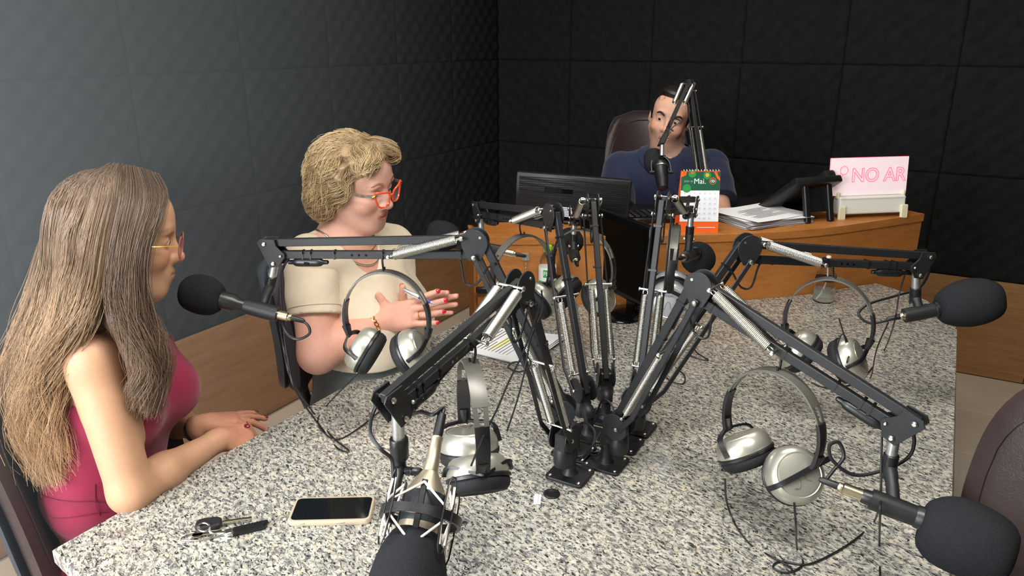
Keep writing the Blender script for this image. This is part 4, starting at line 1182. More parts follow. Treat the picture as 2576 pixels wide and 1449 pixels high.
# stack of papers
s0, s1, s2_, s3 = zd(1806, 548), zd(1895, 519), zd(2062, 566), zd(1893, 588)
sxd = nrm(s2_ - s3); syd = np.cross(UPV, sxd); sc_ = (s0 + s1 + s2_ + s3) / 4
ps = thing('paper_stack', 'fanned stack of printed papers on the presenter desk', 'paper stack', V3(sc_[0], sc_[1], DT))
rg = np.random.RandomState(5)
for i in range(12):
    an = rg.uniform(-0.10, 0.10) + (0.12 if i == 11 else 0)
    ax_ = sxd * math.cos(an) + syd * math.sin(an); ay_ = np.cross(UPV, ax_)
    def fn(u_, v_, i=i, ax_=ax_, ay_=ay_):
        return sc_ + ax_ * (u_ - 0.5) * 0.297 + ay_ * (v_ - 0.5) * 0.21 + UPV * (0.0015 + 0.0022 * i + 0.006 * (1 - u_) ** 3 * (i / 11) + 0.004 * v_ ** 4 * (i / 11))
    obj('sheet', grid(fn, 8, 6), M_paper, ps, angle=None)
obj('printed_lines', join(*[box(sc_ + ax_ * (-0.01) + ay_ * (0.055 - 0.011 * i) + UPV * 0.0292, (0.17 if i % 4 != 3 else 0.09, 0.0025, 0.0003), (ax_, ay_, UPV)) for i in range(11)]), M_ink, ps, smooth=False)
# telephone seen from behind
def telephone():
    o = zd(2040, 552)
    x = nrm(RT * 0.94 + FH * 0.33); f = np.cross(x, UPV); f = f if f @ (CAM - o) > 0 else -f   # f toward camera (back of phone)
    t = thing('desk_phone', 'black office telephone seen from behind on the desk', 'telephone', o)
    P = lambda a_, b_, c_: o + x * a_ + f * b_ + UPV * c_
    # sloping body: rises toward the camera side
    body = np.array([P(-0.10, -0.17, 0.012), P(0.08, -0.17, 0.012), P(0.08, 0.03, 0.152), P(-0.10, 0.03, 0.152)])
    nb = nrm(np.cross(body[1] - body[0], body[3] - body[0])); nb = nb if nb[2] > 0 else -nb
    dn = nrm(body[3] - body[0])
    obj('body', box(body.mean(0), (0.20, np.linalg.norm(body[3] - body[0]), 0.028), (x, dn, nb), bev=0.007, seg=2), M_blk, t)
    obj('handset', join(box(body.mean(0) + x * 0.065 + nb * 0.026, (0.042, 0.16, 0.022), (x, dn, nb), bev=0.009, seg=2),
                        box(body.mean(0) + x * 0.065 + nb * 0.020 + dn * 0.085, (0.052, 0.055, 0.042), (x, dn, nb), bev=0.012, seg=2),
                        box(body.mean(0) + x * 0.065 + nb * 0.020 - dn * 0.085, (0.052, 0.055, 0.042), (x, dn, nb), bev=0.012, seg=2)), M_blk, t)
    for s in (-0.055, 0.045):
        obj('stand_leg', box(P(s, 0.03, 0.066), (0.022, 0.018, 0.135), (x, nrm(f * 0.95 + UPV * 0.25), nrm(UPV - f * 0.28)), bev=0.003), M_blk, t, smooth=False)
    obj('stand_plate', box(P(-0.005, 0.020, 0.075), (0.10, 0.01, 0.085), (x, nrm(f * 0.95 + UPV * 0.25), nrm(UPV - f * 0.28)), bev=0.002), M_blk, t, smooth=False)
    obj('display', box(body.mean(0) - x * 0.06 + dn * 0.08 + nb * 0.014, (0.07, 0.03, 0.004), (x, dn, nb), bev=0.001), M_gloss, t)
telephone()
# edge-lit acrylic sign
def sign():
    bl, br = zd(2098, 548), zd(2268, 541)
    x = nrm(br - bl); n = np.cross(x, UPV); n = n if n @ (CAM - bl) > 0 else -n
    c = (bl + br) / 2
    t = thing('lit_sign', 'edge lit acrylic sign glowing pink with lettering on a white base', 'sign', c)
    ln = nrm(UPV - n * 0.10); nn = nrm(np.cross(x, ln)); nn = nn if nn @ n > 0 else -nn
    P = lambda a_, b_, d_=0.0: c + x * a_ + ln * b_ + nn * d_
    w = 0.265
    obj('base', box(P(0, 0.045), (w, 0.064, 0.045), (x, ln, nn), bev=0.006, seg=2), M_white, t, smooth=False)
    obj('base_groove', join(box(P(0, 0.069, 0.0225), (w - 0.006, 0.004, 0.002), (x, ln, nn)), box(P(0, 0.077, 0.0), (w - 0.01, 0.004, 0.03), (x, ln, nn))), mat('white_shade', (205, 206, 198), 0.5), t, smooth=False)
    for s in (-1, 1):
        obj('end_bracket', join(box(P(s * (w / 2 - 0.008), 0.018, 0.026), (0.028, 0.05, 0.012), (x, ln, nn), bev=0.003), box(P(s * (w / 2 - 0.002), 0.08, 0.004), (0.014, 0.026, 0.018), (x, ln, nn), bev=0.006, seg=2)), M_ivory, t, smooth=False)
    hP = 0.135
    pm = mat('lit_acrylic', (238, 222, 226), 0.35, emit=(255, 214, 222), estr=0.14)
    pa = obj('acrylic_panel', box(P(-0.012, 0.08 + hP / 2), (0.309, hP, 0.006), (x, ln, nn)), pm, t, smooth=False)
    red = mat('lit_red', (255, 70, 100), 0.4, emit=(255, 52, 88), estr=0.95)
    E = [((-0.1665, 0.08), (-0.1665, 0.08 + hP)), ((-0.1665, 0.08 + hP), (0.1425, 0.08 + hP)), ((0.1425, 0.08 + hP), (0.1425, 0.08))]
    obj('glowing_edge', join(*[tube([P(*a_), P(*b_)], 0.0014, 6) for a_, b_ in E]), red, pa)
    # outlined letters NO AR
    tv, tf = text_vf('NO AR', 0.069, (0, 0, 0), (1, 0, 0), (0, 1, 0), 0.0, bold=0.01)
    ed = {}
    for q in tf:
        for k in range(len(q)):
            e = (min(q[k], q[(k + 1) % len(q)]), max(q[k], q[(k + 1) % len(q)])); ed[e] = ed.get(e, 0) + 1
    segs = [e for e, k in ed.items() if k == 1]
    obj('lettering', join(*[cyl(P(0.026 + tv[a_][0], 0.150 + tv[a_][1], 0.0035), P(0.026 + tv[b_][0], 0.150 + tv[b_][1], 0.0035), 0.0010, n=5) for a_, b_ in segs]), red, pa)
    mk = [P(-0.113 + 0.015 * math.cos(q), 0.171 + 0.015 * math.sin(q), 0.0035) for q in np.linspace(0, 2 * math.pi, 19)[:-1]]
    obj('microphone_mark', join(tube(mk, 0.0009, 5, closed=True), tube([P(-0.124, 0.163, 0.0035), P(-0.139, 0.128, 0.0035), P(-0.133, 0.126, 0.0035), P(-0.115, 0.157, 0.0035)], 0.0009, 5)), red, pa)
sign()
# presenter's own arm and microphone
pbz = zd(1775, 560)
eA = U(1732, 208, 2.72); hA = U(1668, 352, 2.60)
def desk_arm():
    base = V3(pbz[0], pbz[1], DT)
    e = eA; h = hA
    t = thing('desk_boom_arm', 'black spring arm folded upright in front of the presenter', 'microphone arm', base)
    u = V3(*(h - e)[:2], 0); u = nrm(u); n = nrm(np.cross(UPV, u)); n = nrm(RT - UPV * (RT @ UPV)) * 0.8 + FH * 0.2; n = nrm(n)
    obj('clamp', join(lathe([(0.03, 0), (0.03, 0.006), (0.013, 0.012), (0.012, 0.05)], base, UPV, 20)), M_blk, t)
    b0 = base + UPV * 0.05
    obj('main_bar', bar(b0, e + UPV * 0.01, 0.013, 0.016, n), M_arm, t, smooth=False)
    d1 = nrm(e - b0)
    for s in (-1, 1):
        obj('side_bar', bar(b0 + n * s * 0.026 - FH * 0.012, e + n * s * 0.017 - FH * 0.012 - d1 * 0.03, 0.003, 0.008, n), M_arm, t, smooth=False)
        obj('spring', spring_vf(b0 + d1 * 0.10 + n * s * 0.018, b0 + d1 * 0.30 + n * s * 0.018, 0.0075, 0.0011, 54), M_spring, t, angle=None)
        obj('elbow_plate', prism(circ(0.018), e + n * s * 0.011 - UPV * 0.006, np.cross(n, UPV), UPV, 0.003), M_arm, t, angle=30)
    obj('spring_pin', bolt(b0 + d1 * 0.30, n, 0.06, 0.0045), M_steel, t)
    obj('bolt', bolt(e - UPV * 0.004, n, 0.05, 0.0045), M_steel, t)
    obj('bolt', bolt(e - d1 * 0.03 - FH * 0.008, n, 0.046, 0.0040), M_steel, t)
    d2 = nrm(h - e)
    obj('boom_bar', bar(e + d2 * 0.01, h, 0.013, 0.018, n), M_arm, t, smooth=False)
    for s in (-1, 1):
        obj('spring', spring_vf(e + n * s * 0.022, e + d2 * 0.115 + n * s * 0.02, 0.0078, 0.0012, 34), M_spring, t, angle=None)
    obj('head_plate', box(h, (0.022, 0.026, 0.05), (n, np.cross(n, d2), d2), bev=0.003), M_arm, t, smooth=False)
    obj('bolt', bolt(h - d2 * 0.012, n, 0.032, 0.0045), M_steel, t)
    tb1 = U(1665, 392, 2.59)
    obj('mount_tube', cyl(h + d2 * 0.01, tb1, 0.0075, n=14), M_tubeS, t)
    obj('cable', tube(catmull([h - d2 * 0.05, U(1688, 300, 2.6), U(1712, 305, 2.6), U(1690, 322, 2.6), U(1694, 330, 2.6), U(1676, 318, 2.6)], 5), 0.002, 6), M_rubber, t)
    # broadcast microphone in a yoke
    top = U(1660, 405, 2.60); bot = U(1668, 478, 2.555)
    ax = nrm(bot - top)
    m = thing('broadcast_microphone', 'black broadcast microphone in a yoke in front of the presenter', 'microphone', bot)
    obj('windscreen', blob_foam(U(1645, 405, 2.63), nrm(-ax), 0.036, 0.085, 8), M_mfoam, m, angle=None)
    obj('body', lathe([(0.022, 0.008), (0.0255, 0.018), (0.0255, 0.032), (0.0235, 0.036), (0.021, 0.08), (0.017, 0.108), (0.009, 0.112)], top, ax, 26), M_blk, m)
    obj('silver_band', lathe([(0.0262, 0.024), (0.0262, 0.027)], top, ax, 26), M_steel, m)
    yk = [top + ax * 0.045 - RT * 0.033, top + ax * 0.01 - RT * 0.031, top - ax * 0.012 - RT * 0.018, top - ax * 0.016, top - ax * 0.012 + RT * 0.018, top + ax * 0.01 + RT * 0.031, top + ax * 0.045 + RT * 0.033]
    obj('yoke', sweep(catmull(yk, 4), [(-0.006, -0.0016), (0.006, -0.0016), (0.006, 0.0016), (-0.006, 0.0016)], up=np.array([nrm(top + ax * 0.03 - p) for p in catmull(yk, 4)])), M_blk, m, angle=35)
    obj('yoke_knob', cyl(yk[0] - RT * 0.008, yk[0] + RT * 0.01, 0.006, n=12, bev=0.001), M_blk, m)
    obj('yoke_knob', cyl(yk[-1] - RT * 0.01, yk[-1] + RT * 0.008, 0.006, n=12, bev=0.001), M_blk, m)
    obj('swivel', cyl(tb1 - UPV * 0.004, top - ax * 0.012, 0.008, n=12), M_blk, m)
desk_arm()
# ------------------------------------------------------------------ office chairs
def chair(label, seat_c, face, seat_z=0.47, back_h=0.62, back_w=0.48, back_bottom=0.12, lean=0.12, shell=None, back_off=0.23, pad=None, name='office_chair', arms=True):
    """seat_c: seat centre on plan; face: direction the sitter faces"""
    f = nrm(V3(face[0], face[1], 0)); s = np.cross(UPV, f)
    c = V3(seat_c[0], seat_c[1], 0)
    pad = pad or M_leather; shell = shell or M_shell
    t = thing(name, label, 'chair', c)
    # seat cushion
    sp = [(r_, h_) for r_, h_ in ((0.18, 0), (0.235, 0.012), (0.25, 0.04), (0.235, 0.07), (0.15, 0.085))]
    obj('seat', lathe(sp, c + UPV * (seat_z - 0.08), UPV, 28, hint=s), pad, t)
    # curved back: grid of thickness th, wraps around the sitter
    b0 = c - f * back_off + UPV * (seat_z + back_bottom)
    up = nrm(UPV - f * lean)
    def surf(u_, v_, d):
        # superellipse outline
        x = (u_ * 2 - 1); y = (v_ * 2 - 1)
        k = (1 - abs(y) ** 3.2) ** (1 / 3.2) if abs(y) < 1 else 0
        w = back_w / 2 * (0.30 + 0.70 * k)
        hz = back_h * (v_ + 0.0)
        curve = 0.16 * (x * w) ** 2 / 0.06
        return b0 + s * (x * w) + up * hz + f * (curve + 0.02 * math.sin(v_ * math.pi) + d)
    def slab(th0, th1, inset=0.0):
        N, M = 22, 22
        V = []; F = []
        for side, d in ((0, th0), (1, th1)):
            for j in range(M + 1):
                for i in range(N + 1):
                    u_ = inset + (1 - 2 * inset) * i / N; v_ = inset + (1 - 2 * inset) * j / M
                    e = min(u_ - inset, 1 - inset - u_, v_ - inset, 1 - inset - v_) / 0.12
                    e = min(1, e); rnd = math.sqrt(max(0, 1 - (1 - e) ** 2))
                    mid = (th0 + th1) / 2
                    V.append(surf(u_, v_, mid + (d - mid) * (0.25 + 0.75 * rnd)))
        n = (N + 1) * (M + 1)
        for side in (0, 1):
            for j in range(M):
                for i in range(N):
                    a_ = side * n + j * (N + 1) + i
                    q = (a_, a_ + 1, a_ + N + 2, a_ + N + 1)
                    F.append(q if side else q[::-1])
        rim = [i for i in range(N + 1)] + [j * (N + 1) + N for j in range(1, M + 1)] + [M * (N + 1) + i for i in range(N - 1, -1, -1)] + [j * (N + 1) for j in range(M - 1, 0, -1)]
        for k in range(len(rim)):
            a_, b_ = rim[k], rim[(k + 1) % len(rim)]
            F.append((a_, b_, b_ + n, a_ + n))
        return np.array(V), F
    bk = obj('backrest', slab(0.0, 0.075), pad, t, angle=60)
    seam = [surf(0.5 + 0.44 * math.copysign(abs(math.cos(q)) ** 0.6, math.cos(q)), 0.5 + 0.44 * math.copysign(abs(math.sin(q)) ** 0.6, math.sin(q)), 0.073) for q in np.linspace(0, 2 * math.pi, 61)[:-1]]
    obj('seam', tube(seam, 0.0022, 5, closed=True), pad, bk)
    obj('back_shell', slab(-0.035, 0.005), shell, t, angle=60)
    obj('back_stem', tube(catmull([b0 - UPV * 0.02 + up * 0.15 - f * 0.03, b0 - UPV * 0.10 - f * 0.02, c - f * 0.12 + UPV * (seat_z - 0.09)], 6), 0.018, 10), M_blk, t)
    obj('column', cyl(c + UPV * 0.07, c + UPV * (seat_z - 0.075), 0.025, n=16), M_blk, t)
    for k in range(5):
        a_ = 2 * math.pi * k / 5 + 0.3
        d = V3(math.cos(a_), math.sin(a_), 0)
        lg = obj('base_leg', bar(c + UPV * 0.085, c + d * 0.27 + UPV * 0.062, 0.04, 0.028, np.cross(UPV, d), 0.005), M_blk, t, smooth=False)
        w = np.cross(UPV, d)
        obj('caster', cyl(c + d * 0.27 + UPV * 0.026 - w * 0.02, c + d * 0.27 + UPV * 0.026 + w * 0.02, 0.0255, n=16, bev=0.004), M_blk, lg)
    if arms:
        for sg in (-1, 1):
            q = c + s * sg * 0.27
            P = catmull([q - f * 0.05 + UPV * (seat_z - 0.03), q + s * sg * 0.03 - f * 0.05 + UPV * (seat_z + 0.08), q + s * sg * 0.03 - f * 0.08 + UPV * (seat_z + 0.19)], 5)
            ar = obj('armrest', tube(P, 0.014, 8), M_blk, t)
            obj('arm_pad', box(q + s * sg * 0.03 - f * 0.04 + UPV * (seat_z + 0.2), (0.22, 0.045, 0.022), (f, s, UPV), bev=0.008), M_blk, ar)
    return t
chair('brown leather chair holding the woman in burgundy', (1.087, -3.388), (1, 0.25), seat_z=0.45, back_h=0.54, back_w=0.44, back_bottom=0.02, lean=0.24, arms=False, back_off=0.20)
chair('dark chair with blue grey shell holding the woman with red glasses', (1.12, -2.66), (1, 0.05), seat_z=0.45, back_h=0.38, back_w=0.44, back_bottom=0.20, lean=0.12, arms=False, pad=mat('dark_fabric', (62, 56, 62), 0.8, bump=0.3, bscale=500))
chair('empty brown leather chair at the right side of the table', (2.73, -2.86), (-0.95, -0.3), seat_z=0.46, back_h=0.56, back_w=0.54, back_bottom=0.06, lean=0.10, arms=False)
chair('brown leather high back chair behind the presenter', (1.36, -0.98), (0.42, -0.9), seat_z=0.60, back_h=0.58, back_w=0.38, back_bottom=0.12, lean=0.10)
# ------------------------------------------------------------------ people: smooth implicit bodies
class SDF:
    def __init__(self): self.p = []
    def cap(self, a, b, ra, rb=None, k=0.02, op=1, sq=None):
        a = np.asarray(a, float); b = np.asarray(b, float); rb = ra if rb is None else rb
        self.p.append(('c', (a, b, float(ra), float(rb)), k, op)); return self
    def ell(self, c, r, ax=None, k=0.02, op=1):
        ax = np.eye(3) if ax is None else np.asarray(ax, float)
        self.p.append(('e', (np.asarray(c, float), np.asarray(r, float), ax), k, op)); return self
    def rod(self, a, b, r, k=0.003, op=-1):
        self.p.append(('y', (np.asarray(a, float), np.asarray(b, float), float(r)), k, op)); return self
    def half(self, c, n, k=0.002, op=-1):
        """op -1: remove the side n points to"""
        self.p.append(('h', (np.asarray(c, float), nrm(n)), k, op)); return self
    def add(self, other, grow=0.0):
        for kind, d, k, op in other.p:
            if kind == 'c': d = (d[0], d[1], d[2] + grow * op, d[3] + grow * op)
            elif kind == 'e': d = (d[0], d[1] + grow * op, d[2])
            self.p.append((kind, d, k, op))
        return self
    @staticmethod
    def dist(kind, d, P):
        if kind == 'c':
            a, b, ra, rb = d
            ab = b - a; t = np.clip(((P - a) @ ab) / (ab @ ab + 1e-12), 0, 1)
            return np.linalg.norm(P - a - t[:, None] * ab, axis=1) - (ra + t * (rb - ra))
        if kind == 'e':
            c, r, ax = d
            q = (P - c) @ ax.T
            k0 = np.linalg.norm(q / r, axis=1); k1 = np.linalg.norm(q / (r * r), axis=1)
            return np.where(k0 < 1e-6, -r.min(), k0 * (k0 - 1) / (k1 + 1e-12))
        if kind == 'y':
            a, b, r = d
            ab = b - a; L = np.linalg.norm(ab); z = ab / L
            t = (P - a) @ z
            rad = np.linalg.norm(P - a - t[:, None] * z, axis=1) - r
            return np.maximum(rad, np.abs(t - L / 2) - L / 2)
        c, n = d
        return -((P - c) @ n)
    def ev(self, P, idx=None, disp=None):
        d = np.full(len(P), 1e3)
        for i in (range(len(self.p)) if idx is None else idx):
            kind, dat, k, op = self.p[i]
            di = self.dist(kind, dat, P)
            if op > 0:
                h = np.maximum(k - np.abs(d - di), 0) / k
                d = np.minimum(d, di) - h * h * k * 0.25
            else:
                di = -di
                h = np.maximum(k - np.abs(d - di), 0) / k
                d = np.maximum(d, di) + h * h * k * 0.25
        if disp is not None: d = d + disp(P)
        return d
    def mesh(self, h, lo=None, hi=None, disp=None, pad=0.02):
        if lo is None:
            los = []; his = []
            for kind, d, k, op in self.p:
                if op < 0: continue
                if kind == 'c':
                    r = max(d[2], d[3]); los.append(np.minimum(d[0], d[1]) - r); his.append(np.maximum(d[0], d[1]) + r)
                elif kind == 'e':
                    r = d[1].max(); los.append(d[0] - r); his.append(d[0] + r)
            lo = np.min(los, 0) - pad; hi = np.max(his, 0) + pad
        B = 14
        nb = np.ceil((hi - lo) / (h * B)).astype(int)
        N = nb * B + 1
        D = np.ones(N, np.float32)
        half = h * B / 2; rad = half * 1.7321 + 0.004
        loc = np.stack(np.meshgrid(*[np.arange(B + 1)] * 3, indexing='ij'), -1).reshape(-1, 3)
        C = np.stack(np.meshgrid(*[np.arange(n) for n in nb], indexing='ij'), -1).reshape(-1, 3)
        cw = lo + (C * B + B / 2) * h
        pd = np.stack([self.dist(kind, d, cw) for kind, d, k, op in self.p], 1)
        ops = np.array([q[3] for q in self.p]); ks = np.array([q[2] for q in self.p])
        dc = self.ev(cw)
        for bi in range(len(C)):
            if abs(dc[bi]) > rad + 0.035:
                s = C[bi] * B
                D[s[0]:s[0] + B + 1, s[1]:s[1] + B + 1, s[2]:s[2] + B + 1] = 1.0 if dc[bi] > 0 else -1.0
        for bi in range(len(C)):
            if abs(dc[bi]) > rad + 0.035: continue
            row = pd[bi]
            pos = np.where(ops > 0, row, 1e3).min()
            keep = np.where(((ops > 0) & (row < max(pos, 0) + 2 * rad + ks + 0.01)) | ((ops < 0) & (row < rad + ks + 0.01)))[0]
            s = C[bi] * B
            P = lo + (s + loc) * h
            v = self.ev(P, keep, disp)
            D[s[0]:s[0] + B + 1, s[1]:s[1] + B + 1, s[2]:s[2] + B + 1] = v.reshape(B + 1, B + 1, B + 1)
        return surface_nets(D, lo, h)
def surface_nets(D, lo, h):
    ins = D < 0
    n = np.array(D.shape)
    c = [ins[i:n[0] - 1 + i, j:n[1] - 1 + j, k:n[2] - 1 + k] for i in (0, 1) for j in (0, 1) for k in (0, 1)]
    anyv = np.logical_or.reduce(c); allv = np.logical_and.reduce(c)
    I = np.argwhere(anyv & ~allv)
    if len(I) == 0: return np.zeros((0, 3)), []
    co = np.array([(i, j, k) for i in (0, 1) for j in (0, 1) for k in (0, 1)])
    val = np.stack([D[I[:, 0] + a, I[:, 1] + b, I[:, 2] + c_] for a, b, c_ in co], 1).astype(float)
    acc = np.zeros((len(I), 3)); cnt = np.zeros(len(I))
    for a in range(8):
        for b in range(a + 1, 8):
            if np.abs(co[a] - co[b]).sum() != 1: continue
            va, vb = val[:, a], val[:, b]
            m = (va < 0) != (vb < 0)
            t = np.where(m, va / np.where(m, va - vb, 1), 0)
            p = co[a] + t[:, None] * (co[b] - co[a])
            acc[m] += p[m]; cnt[m] += 1
    V = lo + (I + acc / cnt[:, None]) * h
    idx = np.full(n - 1, -1, np.int32)
    idx[I[:, 0], I[:, 1], I[:, 2]] = np.arange(len(I))
    F = []
    for ax in range(3):
        sl0 = [slice(None)] * 3; sl1 = [slice(None)] * 3
        sl0[ax] = slice(0, n[ax] - 1); sl1[ax] = slice(1, n[ax])
        ch = np.argwhere(ins[tuple(sl0)] != ins[tuple(sl1)])
        o1, o2 = [(1, 2), (2, 0), (0, 1)][ax]
        ok = (ch[:, o1] > 0) & (ch[:, o2] > 0) & (ch[:, o1] < n[o1] - 1) & (ch[:, o2] < n[o2] - 1)
        ch = ch[ok]
        e1 = np.zeros(3, int); e1[o1] = 1
        e2 = np.zeros(3, int); e2[o2] = 1
        q = [ch - e1 - e2, ch - e2, ch, ch - e1]
        Q = np.stack([idx[x[:, 0], x[:, 1], x[:, 2]] for x in q], 1)
        s = ins[ch[:, 0], ch[:, 1], ch[:, 2]]
        Q = np.where(s[:, None], Q, Q[:, ::-1])
        F.append(Q[(Q >= 0).all(1)])
    F = np.concatenate(F)
    return V, F
def obj_np(name, V, F, m, parent, colors=None, smooth=True):
    org = ORG[parent.name]
    me = bpy.data.meshes.new(name)
    k = F.shape[1]
    me.vertices.add(len(V)); me.vertices.foreach_set('co', (V - org).astype(np.float32).ravel())
    me.loops.add(F.size); me.loops.foreach_set('vertex_index', F.astype(np.int32).ravel())
    me.polygons.add(len(F)); me.polygons.foreach_set('loop_start', np.arange(0, F.size, k, dtype=np.int32))
    me.polygons.foreach_set('use_smooth', np.ones(len(F), bool))
    me.update(calc_edges=True)
    me.validate()
    if colors is not None:
        at = me.color_attributes.new('Col', 'FLOAT_COLOR', 'POINT')
        at.data.foreach_set('color', np.c_[colors, np.ones(len(colors))].astype(np.float32).ravel())
    me.materials.append(m)
    o = bpy.data.objects.new(name, me); COL.objects.link(o); o.parent = parent
    ORG[o.name] = org
    return o
def vcol_mat(name, rough=0.5, spec=0.4, sss=0.0, bump=0.0, bscale=300, sheen=0.0, nvar=0.0):
    m, nt, b, tc = newmat(name, rough, spec)
    at = nt.nodes.new('ShaderNodeAttribute'); at.attribute_name = 'Col'
    col = at.outputs['Color']
    if nvar:
        col = mixc(nt, 1.0, col, ramp(nt, nz(nt, tc.outputs['Object'], 90, 3), [(0.3, (1 - nvar,) * 3), (0.7, (1, 1, 1))]), 'MULTIPLY')
    nt.links.new(col, b.inputs['Base Color'])
    b.inputs['Sheen Weight'].default_value = sheen
    if sss:
        b.inputs['Subsurface Weight'].default_value = sss
        b.inputs['Subsurface Radius'].default_value = (0.010, 0.004, 0.002)
        b.inputs['Subsurface Scale'].default_value = 0.6
    if bump:
        bp = nt.nodes.new('ShaderNodeBump'); bp.inputs['Strength'].default_value = bump; bp.inputs['Distance'].default_value = 0.001
        nt.links.new(nz(nt, tc.outputs['Object'], bscale, 3), bp.inputs['Height']); nt.links.new(bp.outputs['Normal'], b.inputs['Normal'])
    return m
M_skin = vcol_mat('skin', 0.52, 0.35, sss=0.12, bump=0.15, bscale=500, nvar=0.06)
M_hair = vcol_mat('hair', 0.42, 0.5)

def head_rot(yaw, pitch, roll):
    y, p, r = map(math.radians, (yaw, pitch, roll))
    F = V3(math.cos(y) * math.cos(p), math.sin(y) * math.cos(p), -math.sin(p))
    L = V3(-math.sin(y), math.cos(y), 0); Uv = np.cross(F, L)
    L2 = L * math.cos(r) + Uv * math.sin(r)
    return np.array([F, L2, np.cross(F, L2)])
class Head:
    def __init__(s, c, R, scale=1.0): s.c = np.asarray(c, float); s.R = R; s.k = scale
    def W(s, p): return np.asarray(p, float) * s.k @ s.R + s.c
    def Lo(s, P): return ((P - s.c) @ s.R.T) / s.k
    def prims(s, S, jaw=1.0, cheeks=1.0, nose=1.0, mouth_open=0.0, brow=1.0, full=1.0, male=False, smile=0.0, eye=0.0045):
        W, R, k = s.W, s.R, s.k
        E = lambda c, r, kk=0.02, op=1, ax=None: S.ell(W(c), np.array(r) * k, R if ax is None else ax @ R, kk * k, op)
        K = lambda a, b, ra, rb, kk=0.015, op=1: S.cap(W(a), W(b), ra * k, rb * k, kk * k, op)
        E((-0.014, 0, 0.034), (0.099, 0.0775, 0.086))
        E((0.030, 0, -0.030), (0.062, 0.058 * full, 0.080), 0.03)
        E((0.046, 0, 0.048), (0.046, 0.060, 0.052), 0.03)
        for y in (-1, 1):
            K((-0.004, y * 0.056 * full, -0.050), (0.052, y * 0.022, -0.098), 0.017, 0.018 * jaw, 0.028)
            E((0.060, y * 0.036, -0.030), (0.024 * cheeks, 0.024 * full, 0.024), 0.022)
        K((0.066, -0.010, -0.101), (0.066, 0.010, -0.101), 0.019 * jaw, 0.019 * jaw, 0.022)
        E((0.045, 0, -0.075), (0.043, 0.036 * full, 0.034), 0.025)
        K((0.080, -0.034, 0.023), (0.080, 0.034, 0.023), 0.011 * brow, 0.011 * brow, 0.018)
        for y in (-1, 1):
            E((0.098, y * 0.031, 0.003), (0.016, 0.019, 0.0125), 0.014, -1)
        for y in (-1, 1):
            E((0.0745, y * 0.031, 0.003), (0.0160, 0.0165, 0.0125), 0.006)
            E((0.094, y * 0.031, 0.0015), (0.016, 0.0125, eye), 0.002, -1)
        K((0.084, 0, 0.014), (0.108 * nose, 0, -0.026), 0.0075, 0.0095, 0.012)
        E((0.108 * nose, 0, -0.031), (0.0115, 0.0115, 0.0105), 0.008)
        for y in (-1, 1):
            E((0.0955, y * 0.0125, -0.035), (0.0095, 0.0075, 0.008), 0.006)
            E((0.099, y * 0.0065, -0.0435), (0.004, 0.003, 0.003), 0.003, -1)
        E((0.079, 0, -0.062), (0.018, 0.026, 0.020), 0.016)
        zc = -0.0635
        for y in (-1, 1):
            up = zc + 0.0042 + 0.0
            K((0.0945, 0.0 + y * 0.003, up), (0.0875, y * 0.0215, zc + 0.001 + 0.004 * smile), 0.0048, 0.0028, 0.004)
            K((0.0925, 0.0, zc - 0.0062 - mouth_open), (0.0865, y * 0.019, zc - 0.002 - 0.4 * mouth_open + 0.004 * smile), 0.0056, 0.003, 0.004)
            if mouth_open > 0:
                K((0.098, 0.0, zc - 0.001 - mouth_open * 0.35), (0.094, y * 0.014, zc), 0.0022 + mouth_open * 0.35, 0.0012, 0.002, -1)
            else:
                K((0.100, 0.0, zc - 0.0008), (0.093, y * 0.021, zc - 0.0006 + 0.004 * smile), 0.0012, 0.001, 0.003, -1)
        for y in (-1, 1):
            a = math.radians(-12)
            ax = np.array([[math.cos(a), 0, math.sin(a)], [0, 1, 0], [-math.sin(a), 0, math.cos(a)]])
            E((-0.012, y * 0.077, -0.004), (0.019, 0.0085, 0.031), 0.006, 1, ax)
            E((-0.008, y * 0.085, 0.000), (0.010, 0.006, 0.018), 0.005, -1, ax)
    def colour(s, P, base, lip, browc, blush=(0.9, 0.45, 0.38), beard=None, browz=0.026, lipw=0.85):
        q = s.Lo(P)
        c = np.broadcast_to(np.array(base), (len(P), 3)).copy()
        def mixin(w, col):
            nonlocal c
            w = np.clip(w, 0, 1)[:, None]; c = c * (1 - w) + np.array(col) * w
        near = np.linalg.norm(q, axis=1) < 0.17
        for y in (-1, 1):
            d = np.linalg.norm((q - np.array([0.075, y * 0.042, -0.032])) / np.array([0.03, 0.026, 0.022]), axis=1)
            mixin(np.where(near, 0.22 * np.exp(-d * d), 0), np.array(base) * np.array(blush) / 0.72)
        d = np.linalg.norm((q - np.array([0.108, 0, -0.032])) / 0.016, axis=1)
        mixin(np.where(near, 0.2 * np.exp(-d * d), 0), np.array(base) * np.array(blush) / 0.72)
        if beard is not None:
            w = np.clip((-0.035 - q[:, 2]) / 0.014, 0, 1) * np.clip((q[:, 0] - 0.0) / 0.02, 0, 1) * (q[:, 2] > -0.13)
            d = np.linalg.norm((q - np.array([0.09, 0, -0.035])) / np.array([0.05, 0.020, 0.012]), axis=1)
            w = w * np.clip(d - 0.4, 0, 1)
            mixin(np.where(near, 0.55 * w, 0), beard)
        yy = np.abs(q[:, 1]); zc = -0.0635
        lz = (q[:, 2] - zc) / (0.0115 * np.sqrt(np.clip(1 - (yy / 0.0235) ** 2, 0.0001, 1)))
        wl = np.clip((1.05 - np.abs(lz + 0.1)) * 4, 0, 1) * (yy < 0.0235) * (q[:, 0] > 0.080)
        mixin(wl * lipw, lip)
        by = (yy - 0.034) / 0.021
        bz = (q[:, 2] - (browz + 0.005 * (1 - by ** 2) - 0.002 * by)) / (0.0042 * np.clip(1.1 - 0.5 * (by + 1) / 2, 0.3, 1.2))
